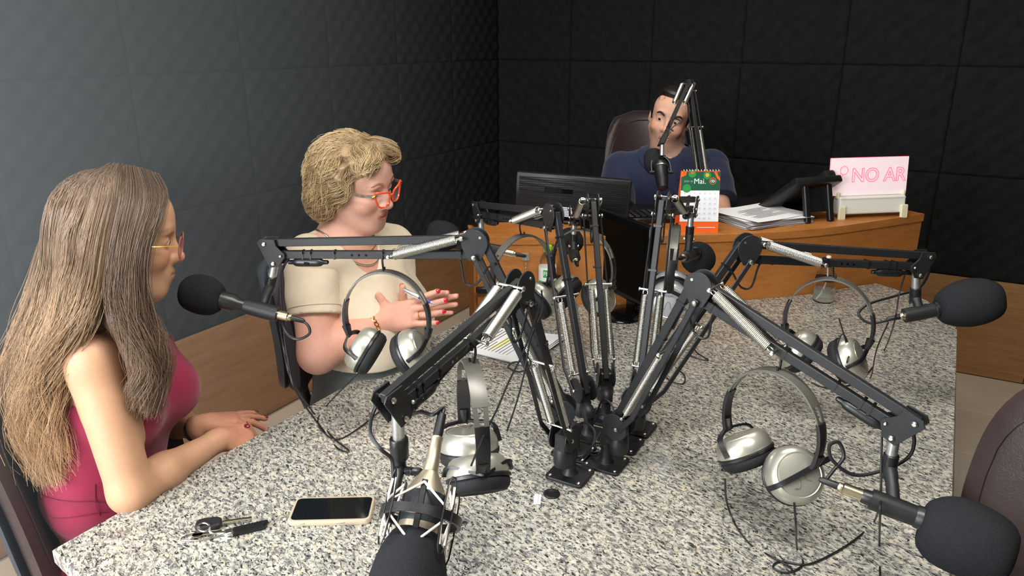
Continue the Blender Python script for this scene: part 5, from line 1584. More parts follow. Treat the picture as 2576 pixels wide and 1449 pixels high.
        wb = np.clip((1 - np.abs(bz)) * 3, 0, 1) * (np.abs(by) < 1) * (q[:, 0] > 0.05)
        mixin(wb * 0.30, browc)
        ez = (q[:, 2] - 0.003 + 0.0035) / 0.0016; ey = (yy - 0.031) / 0.0145
        we = np.clip(1.4 - ez ** 2, 0, 1) * (np.abs(ey) < 1) * (q[:, 0] > 0.07)
        return c, we
def eyes(h, t, iris=(70, 48, 30), look=(1, 0, -0.1), lid=0.0):
    for y in (-1, 1):
        c = V3(0.0765, y * 0.031, 0.003)
        e = obj('eye', ellipsoid(h.W(c), np.array((0.0130, 0.0130, 0.0130)) * h.k, h.R, 18, 12), mat('eye_white', (206, 196, 188), 0.15), t)
        d = nrm(V3(*look))
        p = c + d * 0.0124
        obj('iris', lathe([(0.0056 * h.k, 0), (0.0040 * h.k, 0.0007)], h.W(p), d @ h.R, 16), mat('iris_%d' % iris[0], iris, 0.1), e)
        obj('pupil', lathe([(0.0026 * h.k, 0), (0.0018 * h.k, 0.0006)], h.W(p + d * 0.0007), d @ h.R, 12), M_gloss, e)
def hand(S, wrist, fdir, back, tsgn, curls, spread=0.05, thumb=(0.55, 0.8, -0.1), k=1.0, tcurl=0.2, tl=1.0):
    """adds hand prims; returns nails. back = dorsal normal; tsgn*cross(back,fdir) points to the thumb side"""
    f = nrm(fdir); b = nrm(np.asarray(back) - f * (np.asarray(back) @ f)); s = np.cross(b, f) * tsgn
    w = np.asarray(wrist, float)
    nails = []; tips = []
    S.cap(w - f * 0.01, w + f * 0.025, 0.022 * k, 0.023 * k, 0.02)
    for i, off_ in enumerate((0.027, 0.010, -0.008, -0.025)):
        kn = w + (f * (0.088 - 0.004 * abs(i - 1)) + s * off_) * k
        S.cap(w + (f * 0.02 + s * off_ * 0.55) * k, kn, 0.0135 * k, 0.0105 * k, 0.012)
    S.ell(w + (f * 0.05 - b * 0.006) * k, np.array((0.047, 0.039, 0.016)) * k, np.array([f, s, b]), 0.012)
    lens = ((0.040, 0.024, 0.020), (0.044, 0.028, 0.021), (0.040, 0.026, 0.020), (0.031, 0.020, 0.018))
    for i, off_ in enumerate((0.027, 0.010, -0.008, -0.025)):
        p = w + (f * (0.088 - 0.004 * abs(i - 1)) + s * off_) * k
        sp = spread * (1.2, 0.35, -0.45, -1.3)[i]
        d = nrm(f + s * sp)
        ang = 0.0; r = (0.0100, 0.0102, 0.0096, 0.0085)[i] * k
        for j in range(3):
            ang += curls[i][j]
            dd = d * math.cos(ang) - b * math.sin(ang)
            nb = b * math.cos(ang) + d * math.sin(ang)
            q = p + dd * lens[i][j] * k
            r2 = r * 0.91
            S.cap(p, q, r, r2, 0.0035 if j == 0 else 0.002)
            p, r = q, r2
        nails.append((p - dd * 0.002 * k, dd, nb, r))
    tb = w + (f * 0.022 + s * 0.020 - b * 0.008) * k
    td = nrm(f * thumb[0] + s * thumb[1] + b * thumb[2])
    q = tb + td * 0.042 * k * tl
    S.cap(w + (f * 0.012 + s * 0.008 - b * 0.004) * k, q, 0.016 * k, 0.0125 * k, 0.012)
    td2 = nrm(td + f * tcurl)
    q2 = q + td2 * 0.031 * k * tl; S.cap(q, q2, 0.0115 * k, 0.0105 * k, 0.004)
    td3 = nrm(td2 + f * tcurl * 0.6)
    q3 = q2 + td3 * 0.024 * k * tl; S.cap(q2, q3, 0.0105 * k, 0.0088 * k, 0.002)
    tn = nrm(np.cross(td3, np.cross(b * 0.75 + s * 0.3 - f * 0.3, td3)))
    nails.append((q3 - td3 * 0.002 * k, td3, tn, 0.009 * k))
    return nails
def add_nails(t, nails, m, which=None):
    for i, (p, d, nb, r) in enumerate(nails):
        nb = nrm(nb - d * (nb @ d)); s = np.cross(nb, d)
        obj('fingernail', ellipsoid(p + nb * r * 0.66 + d * r * 0.20, (r * 1.05, r * 0.80, r * 0.46), np.array([d, s, nb]), 12, 8), m, t)

# strands: list of polylines -> triangular tubes, colour gradient from root to tip
def strands(name, P, r0, r1, col_root, col_tip, parent, seed=0, jitter=0.25, kind='stuff', label=None):
    """P: (n, m, 3)"""
    rg = np.random.RandomState(seed)
    n, m, _ = P.shape
    T = np.zeros_like(P); T[:, 1:-1] = P[:, 2:] - P[:, :-2]; T[:, 0] = P[:, 1] - P[:, 0]; T[:, -1] = P[:, -1] - P[:, -2]
    T /= np.linalg.norm(T, axis=2, keepdims=True) + 1e-9
    ref = np.array([0.31, 0.52, 0.79])
    X = np.cross(T, ref); X /= np.linalg.norm(X, axis=2, keepdims=True) + 1e-9
    Y = np.cross(T, X)
    t = np.linspace(0, 1, m)
    r = (r0 + (r1 - r0) * t)[None, :, None] * rg.uniform(0.7, 1.3, (n, 1, 1))
    V = np.stack([P + r * (math.cos(a) * X + math.sin(a) * Y) for a in (0, 2.0944, 4.1888)], 2)   # n,m,3,3
    base = (np.arange(n) * m * 3)[:, None, None]
    i = np.arange(m - 1)[None, :, None]; k = np.arange(3)[None, None, :]
    k2 = (k + 1) % 3
    F = np.stack([base + i * 3 + k, base + i * 3 + k2, base + (i + 1) * 3 + k2, base + (i + 1) * 3 + k], -1).reshape(-1, 4)
    cr = np.array(s2l(col_root)); ct = np.array(s2l(col_tip))
    c = cr + (ct - cr) * (t[None, :, None] ** 1.2)
    c = c * (1 + jitter * rg.uniform(-1, 1, (n, 1, 1)))
    c = np.clip(np.broadcast_to(c[:, :, None, :], (n, m, 3, 3)), 0, 1).reshape(-1, 3)
    o = obj_np(name, V.reshape(-1, 3), F, M_hair, parent, c)
    if kind: o['kind'] = kind
    if label: o['label'] = label
    return o
def resample(P, m):
    P = np.asarray(P, float)
    L = np.r_[0, np.cumsum(np.linalg.norm(np.diff(P, axis=0), axis=1))]
    t = np.linspace(0, L[-1], m)
    return np.stack([np.interp(t, L, P[:, i]) for i in range(3)], 1)
def guide_strands(guides, n, m, spread, wave_amp, wave_n, seed, cluster=40, len_var=0.12):
    rg = np.random.RandomState(seed)
    G = np.stack([resample(catmull(g, 6), m) for g in guides])
    u = rg.rand(n) * (len(G) - 1.001)
    i = u.astype(int); f = (u - i)[:, None, None]
    P = G[i] * (1 - f) + G[i + 1] * f
    t = np.linspace(0, 1, m)[None, :, None]
    off = rg.normal(0, 1, (n, 1, 3)) * spread
    P = P + off * (0.25 + 0.75 * np.sin(np.clip(t * 1.2, 0, 1) * math.pi / 2))
    cl = (u * cluster / (len(G) - 1)).astype(int) + rg.randint(0, 3, n) * 100
    ph = (np.sin(cl * 12.9898) * 43758.5453) % 6.28
    ph2 = (np.sin(cl * 78.233) * 12345.678) % 6.28
    A = wave_amp * np.clip((t - 0.35) / 0.4, 0, 1) ** 1.2
    w = wave_n * 2 * math.pi * t
    P = P + A * (np.sin(w + ph[:, None, None]) * RT + np.cos(w + ph2[:, None, None]) * (FH * 0.8)) + rg.normal(0, 0.0010, (n, 1, 3)) * t
    Lf = 1 - len_var * rg.rand(n)
    out = np.empty_like(P)
    tt = np.linspace(0, 1, m)
    for a in range(n):
        x = tt * Lf[a] * (m - 1); j = np.minimum(x.astype(int), m - 2); fr = (x - j)[:, None]
        out[a] = P[a, j] * (1 - fr) + P[a, j + 1] * fr
    return out
HB = 0.0034     # voxel size of the bodies
def lin(c): return np.array(s2l(c))
def skin_cols(V, h, base, lip, brow, **kw):
    c, we = h.colour(V, lin(base), lin(lip), lin(brow), **kw)
    return c
def wrinkle(amp, f=60.0, dirv=(0.3, 0.2, 1.0)):
    d1 = nrm(dirv); d2 = nrm(np.cross(d1, (0.4, 1, 0.2)))
    def fn(P):
        a = P @ d1 * f; b = P @ d2 * f * 0.45
        return amp * (np.sin(a + 1.6 * np.sin(b * 0.9 + 1.0)) * 0.6 + np.sin(a * 0.53 + b * 1.3 + 2.0) * 0.7 + 0.4 * np.sin(a * 1.9 - b * 1.7))
    return fn
def legs(t, hipc, f, mat_, h=0.010, knee_z=0.50, thigh=0.40, spread=0.09, r=0.085, big=1.0, top=None, extra=()):
    f = nrm(f); s = np.cross(UPV, f)
    S = SDF()
    S.ell(hipc, np.array((0.14, 0.18, 0.14)) * big, np.array([f, s, UPV]), 0.05)
    for c_, r_ in extra: S.ell(c_, r_, np.array([f, s, UPV]), 0.05)
    for y in (-1, 1):
        a = hipc + s * y * 0.085 - UPV * 0.02; b = hipc + s * y * (spread + 0.02) + f * thigh; b[2] = knee_z
        c = b - f * 0.02; c[2] = 0.09
        S.cap(a, b, r, r * 0.74, 0.05); S.cap(b, c, r * 0.72, r * 0.5, 0.03)
        sh = c + UPV * -0.05
        obj('shoe', ellipsoid(sh + f * 0.06, (0.125, 0.045, 0.038), np.array([f, s, UPV]), 18, 10), mat('shoe_dark', (40, 34, 32), 0.5), t)
    if top: S.half(V3(hipc[0], hipc[1], top), UPV)
    V, F = S.mesh(h, disp=wrinkle(0.0022, 45, (0.2, 0.8, 0.4)))
    return obj_np('trousers', V, F, mat_, t)
def plain_mat(name, col, rough=0.8, bump=0.25, bscale=900, var=0.06, sheen=0.15, spec=0.25):
    return mat(name, col, rough, spec=spec, bump=bump, bscale=bscale, var=var, vscale=60, sheen=sheen)

def eyebrows(h, S, t, c0, c1, z0, dens):
    rg = np.random.RandomState(2)
    for y in (-1, 1):
        n = int(90 * dens); m = 5
        u = rg.rand(n); wd = 0.0032 * (1.1 - 0.7 * u) * dens ** 0.5
        yy = 0.014 + 0.040 * u
        zz = z0 + 0.0075 * np.sin(np.clip(u * 1.25, 0, 1) * math.pi * 0.75) - 0.004 * u ** 3 + rg.uniform(-1, 1, n) * wd
        P = np.zeros((n, m, 3))
        for k in range(m):
            f = k / (m - 1)
            P[:, k] = np.stack([np.full(n, 0.092), y * (yy + 0.009 * f), zz + 0.0030 * f * (1 - 1.6 * u)], 1)
        Q = P.reshape(-1, 3) @ h.R * h.k + h.c
        for it in range(4):
            dv = S.ev(Q); g = np.stack([(S.ev(Q + e_) - S.ev(Q - e_)) for e_ in np.eye(3) * 0.002], 1)
            Q = Q - nrm_rows(g) * (dv - 0.0012)[:, None]
        strands('eyebrow', Q.reshape(n, m, 3), 0.0006, 0.0003, c0, c1, t, 1, 0.2, kind='stuff')

# ================================================================== woman with red glasses
def woman_glasses():
    skin = (212, 164, 144)
    h = Head(U(892, 458, 1.96), head_rot(6, 13, 8), 1.0)
    f = nrm(V3(1, 0.06, 0)); s = np.cross(UPV, f)
    nb = U(860, 612, 2.02); shR = U(782, 655, 1.95); shL = U(985, 622, 2.22)
    elR = U(800, 890, 1.92); wrR = U(958, 806, 1.99); elL = U(1000, 880, 2.24); wrL = U(1003, 800, 2.065)
    mid = (shR + shL) / 2
    chest = mid - UPV * 0.13 + f * 0.02; belly = mid - UPV * 0.33 + f * 0.035
    t = thing('person', 'blonde woman in cream shirt and red glasses holding a pen', 'person', V3(chest[0] - 0.05, chest[1], 0))
    S = SDF(); h.prims(S, full=1.04, cheeks=1.05, jaw=1.08, mouth_open=0.004, nose=0.985, eye=0.0022)
    S.cap(h.W((-0.030, 0, -0.05)), nb, 0.053, 0.062, 0.03)
    S.ell(h.W((0.022, 0, -0.098)), (0.046, 0.042, 0.028), h.R, 0.03)
    def torso(S, g=0.0, low=True):
        S.cap(nb - UPV * 0.015, shR + UPV * 0.0, 0.058 + g, 0.060 + g, 0.04)
        S.cap(nb - UPV * 0.015, shL + UPV * 0.0, 0.058 + g, 0.060 + g, 0.04)
        S.ell(chest, np.array((0.112, 0.170, 0.165)) + g, np.array([f, s, UPV]), 0.06)
        for y in (-1, 1):
            S.ell(chest + f * 0.082 + s * y * 0.075 - UPV * 0.055, np.array((0.075, 0.082, 0.085)) + g, np.array([f, s, UPV]), 0.05)
        if low: S.ell(belly, np.array((0.150, 0.175, 0.175)) + g, np.array([f, s, UPV]), 0.07)
    torso(S, 0.0, False)
    S.cap(shR, elR, 0.058, 0.050, 0.03); S.cap(elR, elR + (wrR - elR) * 0.4, 0.047, 0.044, 0.02); S.cap(elR + (wrR - elR) * 0.4, wrR, 0.044, 0.026, 0.02)
    S.cap(shL, elL, 0.056, 0.050, 0.03); S.cap(elL, wrL, 0.046, 0.027, 0.02)
    fR = nrm(RT * 0.95 + UPV * 0.26 - FH * 0.12); bR = -FH * 0.86 + UPV * 0.28
    nR = hand(S, wrR, fR, bR, 1, ((0.10, 0.22, 0.18), (0.22, 0.22, 0.15), (0.28, 0.22, 0.15), (0.18, 0.20, 0.15)), 0.16, thumb=(-0.12, 0.9, 0.35), tcurl=-0.10, k=1.0, tl=0.52)
    fL = nrm(RT * 0.92 + UPV * 0.34 + FH * 0.05); bL = FH * 0.9 + UPV * 0.1
    nL = hand(S, wrL, fL, bL, -1, ((0.20, 0.35, 0.2), (0.15, 0.2, 0.15), (0.15, 0.2, 0.15), (0.15, 0.2, 0.15)), 0.08, thumb=(0.42, 0.92, -0.15), tcurl=-0.05, k=0.98, tl=0.78)
    V, F = S.mesh(HB)
    V0, F0 = V, F
    c = skin_cols(V, h, skin, (196, 112, 106), (150, 112, 92), browz=0.027)
    # hands and forearms are a little redder
    dd = np.linalg.norm(V - wrR, axis=1); w = np.clip(1.1 - dd / 0.22, 0, 0.5)[:, None]
    c = c * (1 - w) + lin((212, 146, 124)) * w
    obj_np('body', V, F, M_skin, t, c)
    eyes(h, t, (90, 110, 100), (1, 0.05, -0.45))
    eyebrows(h, S, t, (150, 112, 92), (176, 138, 112), 0.029, 0.7)
    red = mat('nail_red', (190, 22, 44), 0.15, coat=0.5)
    add_nails(t, nR[:4], red); add_nails(t, nL, red)
    # shirt
    cream = plain_mat('cream_knit', (212, 197, 174), 0.75, 0.2, 1500, 0.03, 0.2)
    T = SDF(); torso(T, 0.009)
    T.cap(h.W((-0.02, 0, -0.04)) , nb + f * 0.02, 0.062, 0.072, 0.01, -1)
    T.cap(nb + f * 0.03 + UPV * 0.03, nb + f * 0.135 - UPV * 0.075, 0.062, 0.014, 0.012, -1)
    T.half(V3(0, 0, 0.785) + belly * V3(1, 1, 0), -UPV)
    V, F = T.mesh(0.0042, disp=wrinkle(0.0030, 48, (0.6, -0.7, 0.9)))
    obj_np('shirt', V, F, cream, t)
    for sh, el, cutf in ((shR, elR, 0.60), (shL, elL, 0.60)):
        d = nrm(el - sh); L = np.linalg.norm(el - sh)
        T = SDF(); T.cap(sh - d * 0.0 + UPV * 0.0, sh + d * L * (cutf + 0.25), 0.068, 0.068, 0.02)
        T.half(sh + d * L * cutf, d)
        V, F = T.mesh(0.0040, disp=wrinkle(0.0024, 44, d + V3(0.5, 0.4, 0)))
        sv = obj_np('sleeve', V, F, cream, t)
        x, y, z = frame(d)
        cc = sh + d * (L * cutf - 0.022)
        obj('hem_stitch', tube([cc + 0.0684 * (math.cos(q) * x + math.sin(q) * y) for q in np.linspace(0, 2 * math.pi, 41)[:-1]], 0.0009, 4, closed=True), mat('cream_thread', (206, 192, 170), 0.8), sv)
    legs(t, belly - UPV * 0.11, f, plain_mat('grey_green_cloth', (92, 96, 92), 0.85), knee_z=0.56, r=0.098, big=1.12, top=0.80, extra=[(belly, np.array((0.150, 0.175, 0.175)) + 0.002)])
    # necklace strands
    for k, (dz, m_, rr) in enumerate(((0.0, M_gold, 0.0014), (0.012, M_steel, 0.0022))):
        ctr = nb + f * 0.02 + UPV * (0.022 - dz)
        P = [ctr + 0.073 * (math.cos(a) * (f * (1.05 + 0.15 * k) - UPV * (0.45 + 0.3 * k)) + math.sin(a) * s * 0.98) for a in np.linspace(-2.2, 2.2, 30)]
        S2 = np.array(P)
        for it in range(4):
            dv = S.ev(S2)[:, None]
            g = np.stack([(S.ev(S2 + e_) - S.ev(S2 - e_)) for e_ in np.eye(3) * 0.002], 1); g = nrm_rows(g)
            S2 = S2 - g * (dv - 0.002)
        obj('necklace', tube(S2, rr, 6), m_, t)
    # bracelet: chain links round the right wrist
    d = nrm(wrR - elR); x, y, z = frame(d); bc_ = wrR - d * 0.022
    br = None
    for k in range(18):
        a = 2 * math.pi * k / 18
        c0 = bc_ + 0.032 * (math.cos(a) * x + math.sin(a) * y); tn = -math.sin(a) * x + math.cos(a) * y
        lk_ = tube([c0 + 0.0062 * math.cos(q) * tn + 0.0046 * math.sin(q) * nrm(z + 0.4 * tn) for q in np.linspace(0, 2 * math.pi, 11)[:-1]], 0.0016, 5, closed=True)
        br = lk_ if br is None else join(br, lk_)
    obj('bracelet', br, M_gold, t)
    kn = wrR + fR * 0.088 * 1.0 + nrm(np.cross(nrm(bR), fR)) * -0.008
    obj('ring', tube([kn + fR * 0.018 + 0.0100 * (math.cos(q) * nrm(bR) + math.sin(q) * np.cross(fR, nrm(bR))) for q in np.linspace(0, 2 * math.pi, 17)[:-1]], 0.0014, 5, closed=True), M_gold, t)
    for y in (-1, 1):
        p = h.W((-0.006, y * 0.084, -0.036))
        obj('earring', tube([p + 0.008 * (math.cos(q) * h.R[0] + math.sin(q) * h.R[2]) - h.R[2] * 0.006 for q in np.linspace(0, 2 * math.pi, 15)[:-1]], 0.0014, 5, closed=True), M_gold, t)
    # hair: lumpy volume plus curled strands
    H = SDF()
    lumps = [((-0.02, 0, 0.046), (0.106, 0.092, 0.086)), ((-0.070, 0, 0.0), (0.062, 0.088, 0.080)), ((-0.055, 0, -0.055), (0.055, 0.080, 0.055)),
             ((0.040, -0.028, 0.092), (0.052, 0.052, 0.030)), ((0.040, 0.028, 0.092), (0.052, 0.052, 0.030)),
             ((-0.012, -0.078, 0.018), (0.052, 0.030, 0.062)), ((-0.012, 0.078, 0.018), (0.052, 0.030, 0.062)),
             ((-0.045, -0.076, -0.045), (0.045, 0.034, 0.050)), ((-0.045, 0.076, -0.045), (0.045, 0.034, 0.050)),
             ((0.062, -0.048, 0.080), (0.022, 0.030, 0.020)), ((0.064, 0.048, 0.080), (0.022, 0.028, 0.018))]
    for cc, rr in lumps: H.ell(h.W(np.array(cc) * 0.97), np.array(rr) * np.array((0.95, 0.95, 0.92)), h.R, 0.025)
    H.ell(h.W((0.082, 0, -0.025)), (0.085, 0.084, 0.100), h.R, 0.02, -1)
    def hd(P):
        q = h.Lo(P)
        return 0.0045 * np.sin(q[:, 0] * 95 + 2.2 * np.sin(q[:, 2] * 60 + q[:, 1] * 30)) * np.sin(q[:, 2] * 80 + 1.5 * np.sin(q[:, 1] * 55)) + 0.0022 * np.sin(q[:, 2] * 210 + 3 * np.sin(q[:, 0] * 90))
    V, F = H.mesh(0.0035, disp=hd)
    q = h.Lo(V)
    tone = 0.5 + 0.5 * np.sin(q[:, 2] * 160 + 3 * np.sin(q[:, 0] * 70 + q[:, 1] * 40))
    c = lin((118, 97, 68))[None] * (1 - tone[:, None]) + lin((150, 126, 92))[None] * tone[:, None]
    hr = obj_np('hair', V, F, M_hair, t, c)
    rg = np.random.RandomState(4)
    n = 5800; m = 12
    def grad(S_, Q, e=0.003):
        return nrm_rows(np.stack([(S_.ev(Q + e_) - S_.ev(Q - e_)) for e_ in np.eye(3) * e], 1))
    rootW = V[rg.choice(len(V), n, replace=False)]
    rq = h.Lo(rootW)
    inside = S.ev(rootW) < -0.004
    rootW = rootW[~inside]; rq = rq[~inside]; n = len(rootW)
    front = ((rq[:, 0] > 0.015) & (rq[:, 2] > 0.055)).astype(float)
    want = np.stack([-0.45 + 1.15 * front, np.sign(rq[:, 1]) * (0.25 + 0.55 * front), -0.8 + 0.35 * front], 1)
    ph = 2.5 * np.sin(rq[:, 0] * 60 + 1.3 * np.sin(rq[:, 2] * 45)) + 2.0 * np.sin(rq[:, 1] * 55) + rg.normal(0, 0.15, n)
    L = rg.uniform(0.055, 0.10, n); lay = 0.0010 + 0.009 * rg.rand(n) ** 2
    p_ = rootW + 0.0; PWs = []
    for k in range(m):
        tt = k / (m - 1)
        g = grad(H, p_)
        dv = H.ev(p_)
        p_ = p_ - g * np.clip(dv - lay * (0.3 + tt), -0.02, 0.004)[:, None]
        PWs.append(p_.copy())
        sd = nrm_rows(np.cross(g, want @ h.R))
        d = want @ h.R + sd * (0.60 * np.sin(ph + tt * 5.0))[:, None]
        d = d - g * (d * g).sum(1, keepdims=True)
        p_ = p_ + nrm_rows(d) * (L / m)[:, None]
    PW = np.stack(PWs, 1).reshape(-1, 3)
    keep = (h.Lo(PW).reshape(n, m, 3)[:, :, 0].max(1) < 0.112)
    strands('hair_strands', PW.reshape(n, m, 3)[keep], 0.0007, 0.00035, (150, 124, 88), (216, 190, 146), hr, 3, 0.3)
    # glasses
    g = thing('eyeglasses', 'orange red cat eye glasses worn by the blonde woman', 'glasses', h.W((0.1, 0, 0)))
    orange = mat('frame_orange', (232, 78, 40), 0.25, coat=0.5)
    lens = mat('lens_clear', (250, 250, 250), 0.02, alpha=0.18, spec=0.6)
    for y in (-1, 1):
        o = [(0.006, -0.013), (0.006, 0.008), (0.012, 0.015), (0.030, 0.019), (0.050, 0.022), (0.056, 0.020), (0.052, 0.006), (0.045, -0.012), (0.034, -0.021), (0.018, -0.021)]
        P = [h.W((0.113 - 0.16 * (a_ - 0.008) ** 2 / 0.03, y * (a_ + 0.003), b_ - 0.003)) for a_, b_ in o]
        Pc = catmull(P, 4, True)
        obj('rim', tube(Pc, 0.0026, 7, closed=True, flat=(1.0, 1.0)), orange, g)
        cen = Pc.mean(0)
        n_ = len(Pc)
        obj('lens', (np.r_[Pc, [cen]], [(i, (i + 1) % n_, n_) for i in range(n_)]), lens, g)
        hinge = h.W((0.105, y * 0.060, 0.014))
        obj('temple', sweep(catmull([hinge, h.W((0.075, y * 0.071, 0.008)), h.W((0.03, y * 0.079, 0.006)), h.W((-0.012, y * 0.084, 0.004)), h.W((-0.035, y * 0.083, -0.014))], 5), [(-0.0012, -0.0035), (0.0012, -0.0035), (0.0012, 0.0035), (-0.0012, 0.0035)], up=h.R[2]), mat('tortoise', (112, 104, 92), 0.35, var=0.5, vscale=120), g, angle=35)
        obj('hinge', join(cyl(hinge + h.R[1] * 0 , h.W((0.098, y * 0.062, 0.0095)), 0.0034, n=8)), M_gold, g)
    obj('bridge', tube(catmull([h.W((0.1125, -0.009, 0.0)), h.W((0.115, 0, 0.003)), h.W((0.1125, 0.009, 0.0))], 5), 0.0024, 7), orange, g)
    # pen
    a, b = U(1013, 727, 1.955), U(1095, 766, 1.945)
    d = nrm(b - a); L = np.linalg.norm(b - a)
    pn = thing('pen', 'silver ballpoint pen with blue band in the blonde woman hands', 'pen', a)
    obj('barrel', lathe([(0.0022, 0), (0.0034, 0.003), (0.0046, 0.006), (0.0048, L * 0.5)], a, d, 14), mat('pen_silver', (208, 212, 222), 0.22, metal=0.8), pn)
    obj('band', lathe([(0.0049, L * 0.5), (0.0049, L * 0.56)], a, d, 14), mat('pen_blue', (30, 40, 120), 0.3), pn)
    obj('grip', lathe([(0.0047, L * 0.56), (0.0045, L * 0.86)], a, d, 14), mat('pen_blue', (30, 40, 120), 0.3), pn)
    obj('pen_tip', lathe([(0.0045, L * 0.86), (0.0030, L * 0.93), (0.0010, L)], a, d, 12), mat('pen_silver', (208, 212, 222), 0.22, metal=0.8), pn)
    obj('clip', box(a + d * L * 0.27 - UPV * 0.006, (L * 0.4, 0.003, 0.0014), (d, np.cross(UPV, d), UPV)), M_steel, pn)
woman_glasses()

# ================================================================== woman in burgundy
def woman_burgundy():
    skin = (186, 142, 112)
    h = Head(U(303, 600, 1.475), head_rot(50, 9, -6), 1.0)
    f = nrm(V3(1, 0.30, 0)); s = np.cross(UPV, f)
    nb = U(300, 812, 1.535); shR = U(232, 902, 1.44); shL = U(368, 876, 1.70)
    elR = U(330, 1236, 1.475); wrR = U(553, 1106, 1.67); elL = U(445, 1060, 1.86); wrL = U(505, 1082, 1.745)
    chest = U(302, 970, 1.585); waist = U(255, 1215, 1.62); hip = U(305, 1392, 1.70)
    t = thing('person', 'long haired woman in burgundy dress seated at the near left', 'person', V3(waist[0], waist[1], 0))
    S = SDF(); h.prims(S, nose=0.97, jaw=0.92, brow=0.9, full=0.97, eye=0.0038)
    S.cap(h.W((-0.022, 0, -0.05)), nb, 0.046, 0.050, 0.03)
    AX = np.array([f, s, UPV])
    def torso(S, g=0.0):
        S.cap(nb - UPV * 0.02, shR, 0.045 + g, 0.046 + g, 0.03)
        S.cap(nb - UPV * 0.02, shL, 0.045 + g, 0.046 + g, 0.03)
        S.ell(chest, np.array((0.090, 0.135, 0.140)) + g, AX, 0.05)
        for y in (-1, 1):
            S.ell(chest + f * 0.066 + s * y * 0.062 - UPV * 0.030, np.array((0.056, 0.062, 0.064)) + g, AX, 0.04)
        S.ell((chest + waist) / 2 - UPV * 0.02, np.array((0.085, 0.120, 0.130)) + g, AX, 0.05)
        S.ell(waist, np.array((0.092, 0.122, 0.12)) + g, AX, 0.05)
        S.ell(hip, np.array((0.110, 0.150, 0.115)) + g, AX, 0.06)
    torso(S)
    S.cap(shR, elR, 0.049, 0.041, 0.03); S.cap(elR, elR + (wrR - elR) * 0.35, 0.039, 0.037, 0.02); S.cap(elR + (wrR - elR) * 0.35, wrR, 0.037, 0.023, 0.02)
    S.cap(shL, elL, 0.046, 0.040, 0.03); S.cap(elL, wrL, 0.038, 0.023, 0.02)
    # right hand lies under, left hand on top with fingers reaching over the table edge
    fR = nrm(U(640, 1098, 1.745) - wrR); bR = nrm(UPV * 0.75 - FH * 0.55)
    nR = hand(S, wrR, fR, bR, 1, ((0.5, 0.6, 0.4), (0.5, 0.6, 0.4), (0.5, 0.6, 0.4), (0.5, 0.6, 0.4)), 0.02, thumb=(0.8, 0.5, -0.3), k=0.90)
    fL = nrm(U(640, 1062, 1.80) - wrL); bL = nrm(UPV * 0.86 - RT * 0.05 + FH * 0.15 - FW * 0.1)
    nL = hand(S, wrL + UPV * 0.018, fL, bL, -1, ((0.55, 0.60, 0.35), (0.34, 0.26, 0.18), (0.12, 0.15, 0.1), (0.02, 0.12, 0.1)), 0.10, thumb=(0.86, 0.50, 0.02), k=0.88)
    V, F = S.mesh(HB)
    c = skin_cols(V, h, skin, (186, 122, 106), (80, 58, 44), lipw=0.6)
    dd = np.minimum(np.linalg.norm(V - wrR - fR * 0.09, axis=1), np.linalg.norm(V - wrL - fL * 0.1, axis=1)); w = np.clip(1.0 - dd / 0.13, 0, 0.6)[:, None]
    c = c * (1 - w) + lin((204, 132, 108)) * w
    obj_np('body', V, F, M_skin, t, c)
    eyes(h, t, (60, 40, 26), (1, 0.1, -0.1))
    wine = mat('nail_wine', (128, 22, 44), 0.12, coat=0.6)
    add_nails(t, nL, wine); add_nails(t, nR, wine)
    # dress
    bur = plain_mat('burgundy_cloth', (134, 30, 62), 0.7, 0.2, 1400, 0.05, 0.2)
    T = SDF(); torso(T, 0.007)
    P1 = U(115, 1050, 1.5); P2 = U(410, 872, 1.56)
    n_ = nrm(np.cross(P2 - P1, FH)); n_ = n_ if n_[2] > 0 else -n_
    T.half(P1, n_, 0.004)
    wr = wrinkle(0.0016, 70, (0.15, 0.1, 1.0))
    wz = waist[2]
    V, F = T.mesh(0.0040, disp=lambda P: wr(P) * np.clip(1.3 - np.abs(P[:, 2] - wz) / 0.10, 0.15, 1.2))
    dr = obj_np('dress', V, F, bur, t)
    # seams of the dress: a waist seam and a vertical dart, pulled onto its surface
    def seam(P, r=0.0007):
        S2 = np.array(catmull(P, 8))
        for it in range(5):
            dv = T.ev(S2)[:, None]; g = np.stack([(T.ev(S2 + e_) - T.ev(S2 - e_)) for e_ in np.eye(3) * 0.002], 1)
            S2 = S2 - nrm_rows(g) * (dv - 0.0006)
        obj('seam', tube(S2, r, 5), mat('burgundy_seam', (98, 20, 44), 0.8), dr)
    seam([U(172, 1232, 1.55), U(215, 1245, 1.52), U(262, 1262, 1.52), U(300, 1270, 1.53)])
    seam([U(185, 1265, 1.55), U(225, 1275, 1.53), U(275, 1290, 1.53)])
    seam([U(238, 1205, 1.52), U(240, 1260, 1.52), U(258, 1310, 1.54)])
    legs(t, hip - UPV * 0.01, f, bur, knee_z=0.54, r=0.085, thigh=0.40, big=0.84)
    # bracelet, rings, pendant
    d = nrm(wrL - elL); x, y, z = frame(d)
    obj('bracelet', tube([wrL - d * 0.02 + 0.029 * (math.cos(q) * x + math.sin(q) * y) for q in np.linspace(0, 2 * math.pi, 25)[:-1]], 0.0032, 7, closed=True), mat('hair_tie', (44, 52, 58), 0.8), t)
    kn = wrL + UPV * 0.01 + fL * 0.080
    sdv = np.cross(bL, fL) * -1
    for o_ in (0.026, 0.008):
        cR_ = kn + sdv * o_ * 0.92 + fL * 0.020 - bL * 0.006
        obj('ring', tube([cR_ + 0.0092 * (math.cos(q) * bL + math.sin(q) * sdv) for q in np.linspace(0, 2 * math.pi, 17)[:-1]], 0.0010, 5, closed=True), M_gold, t)
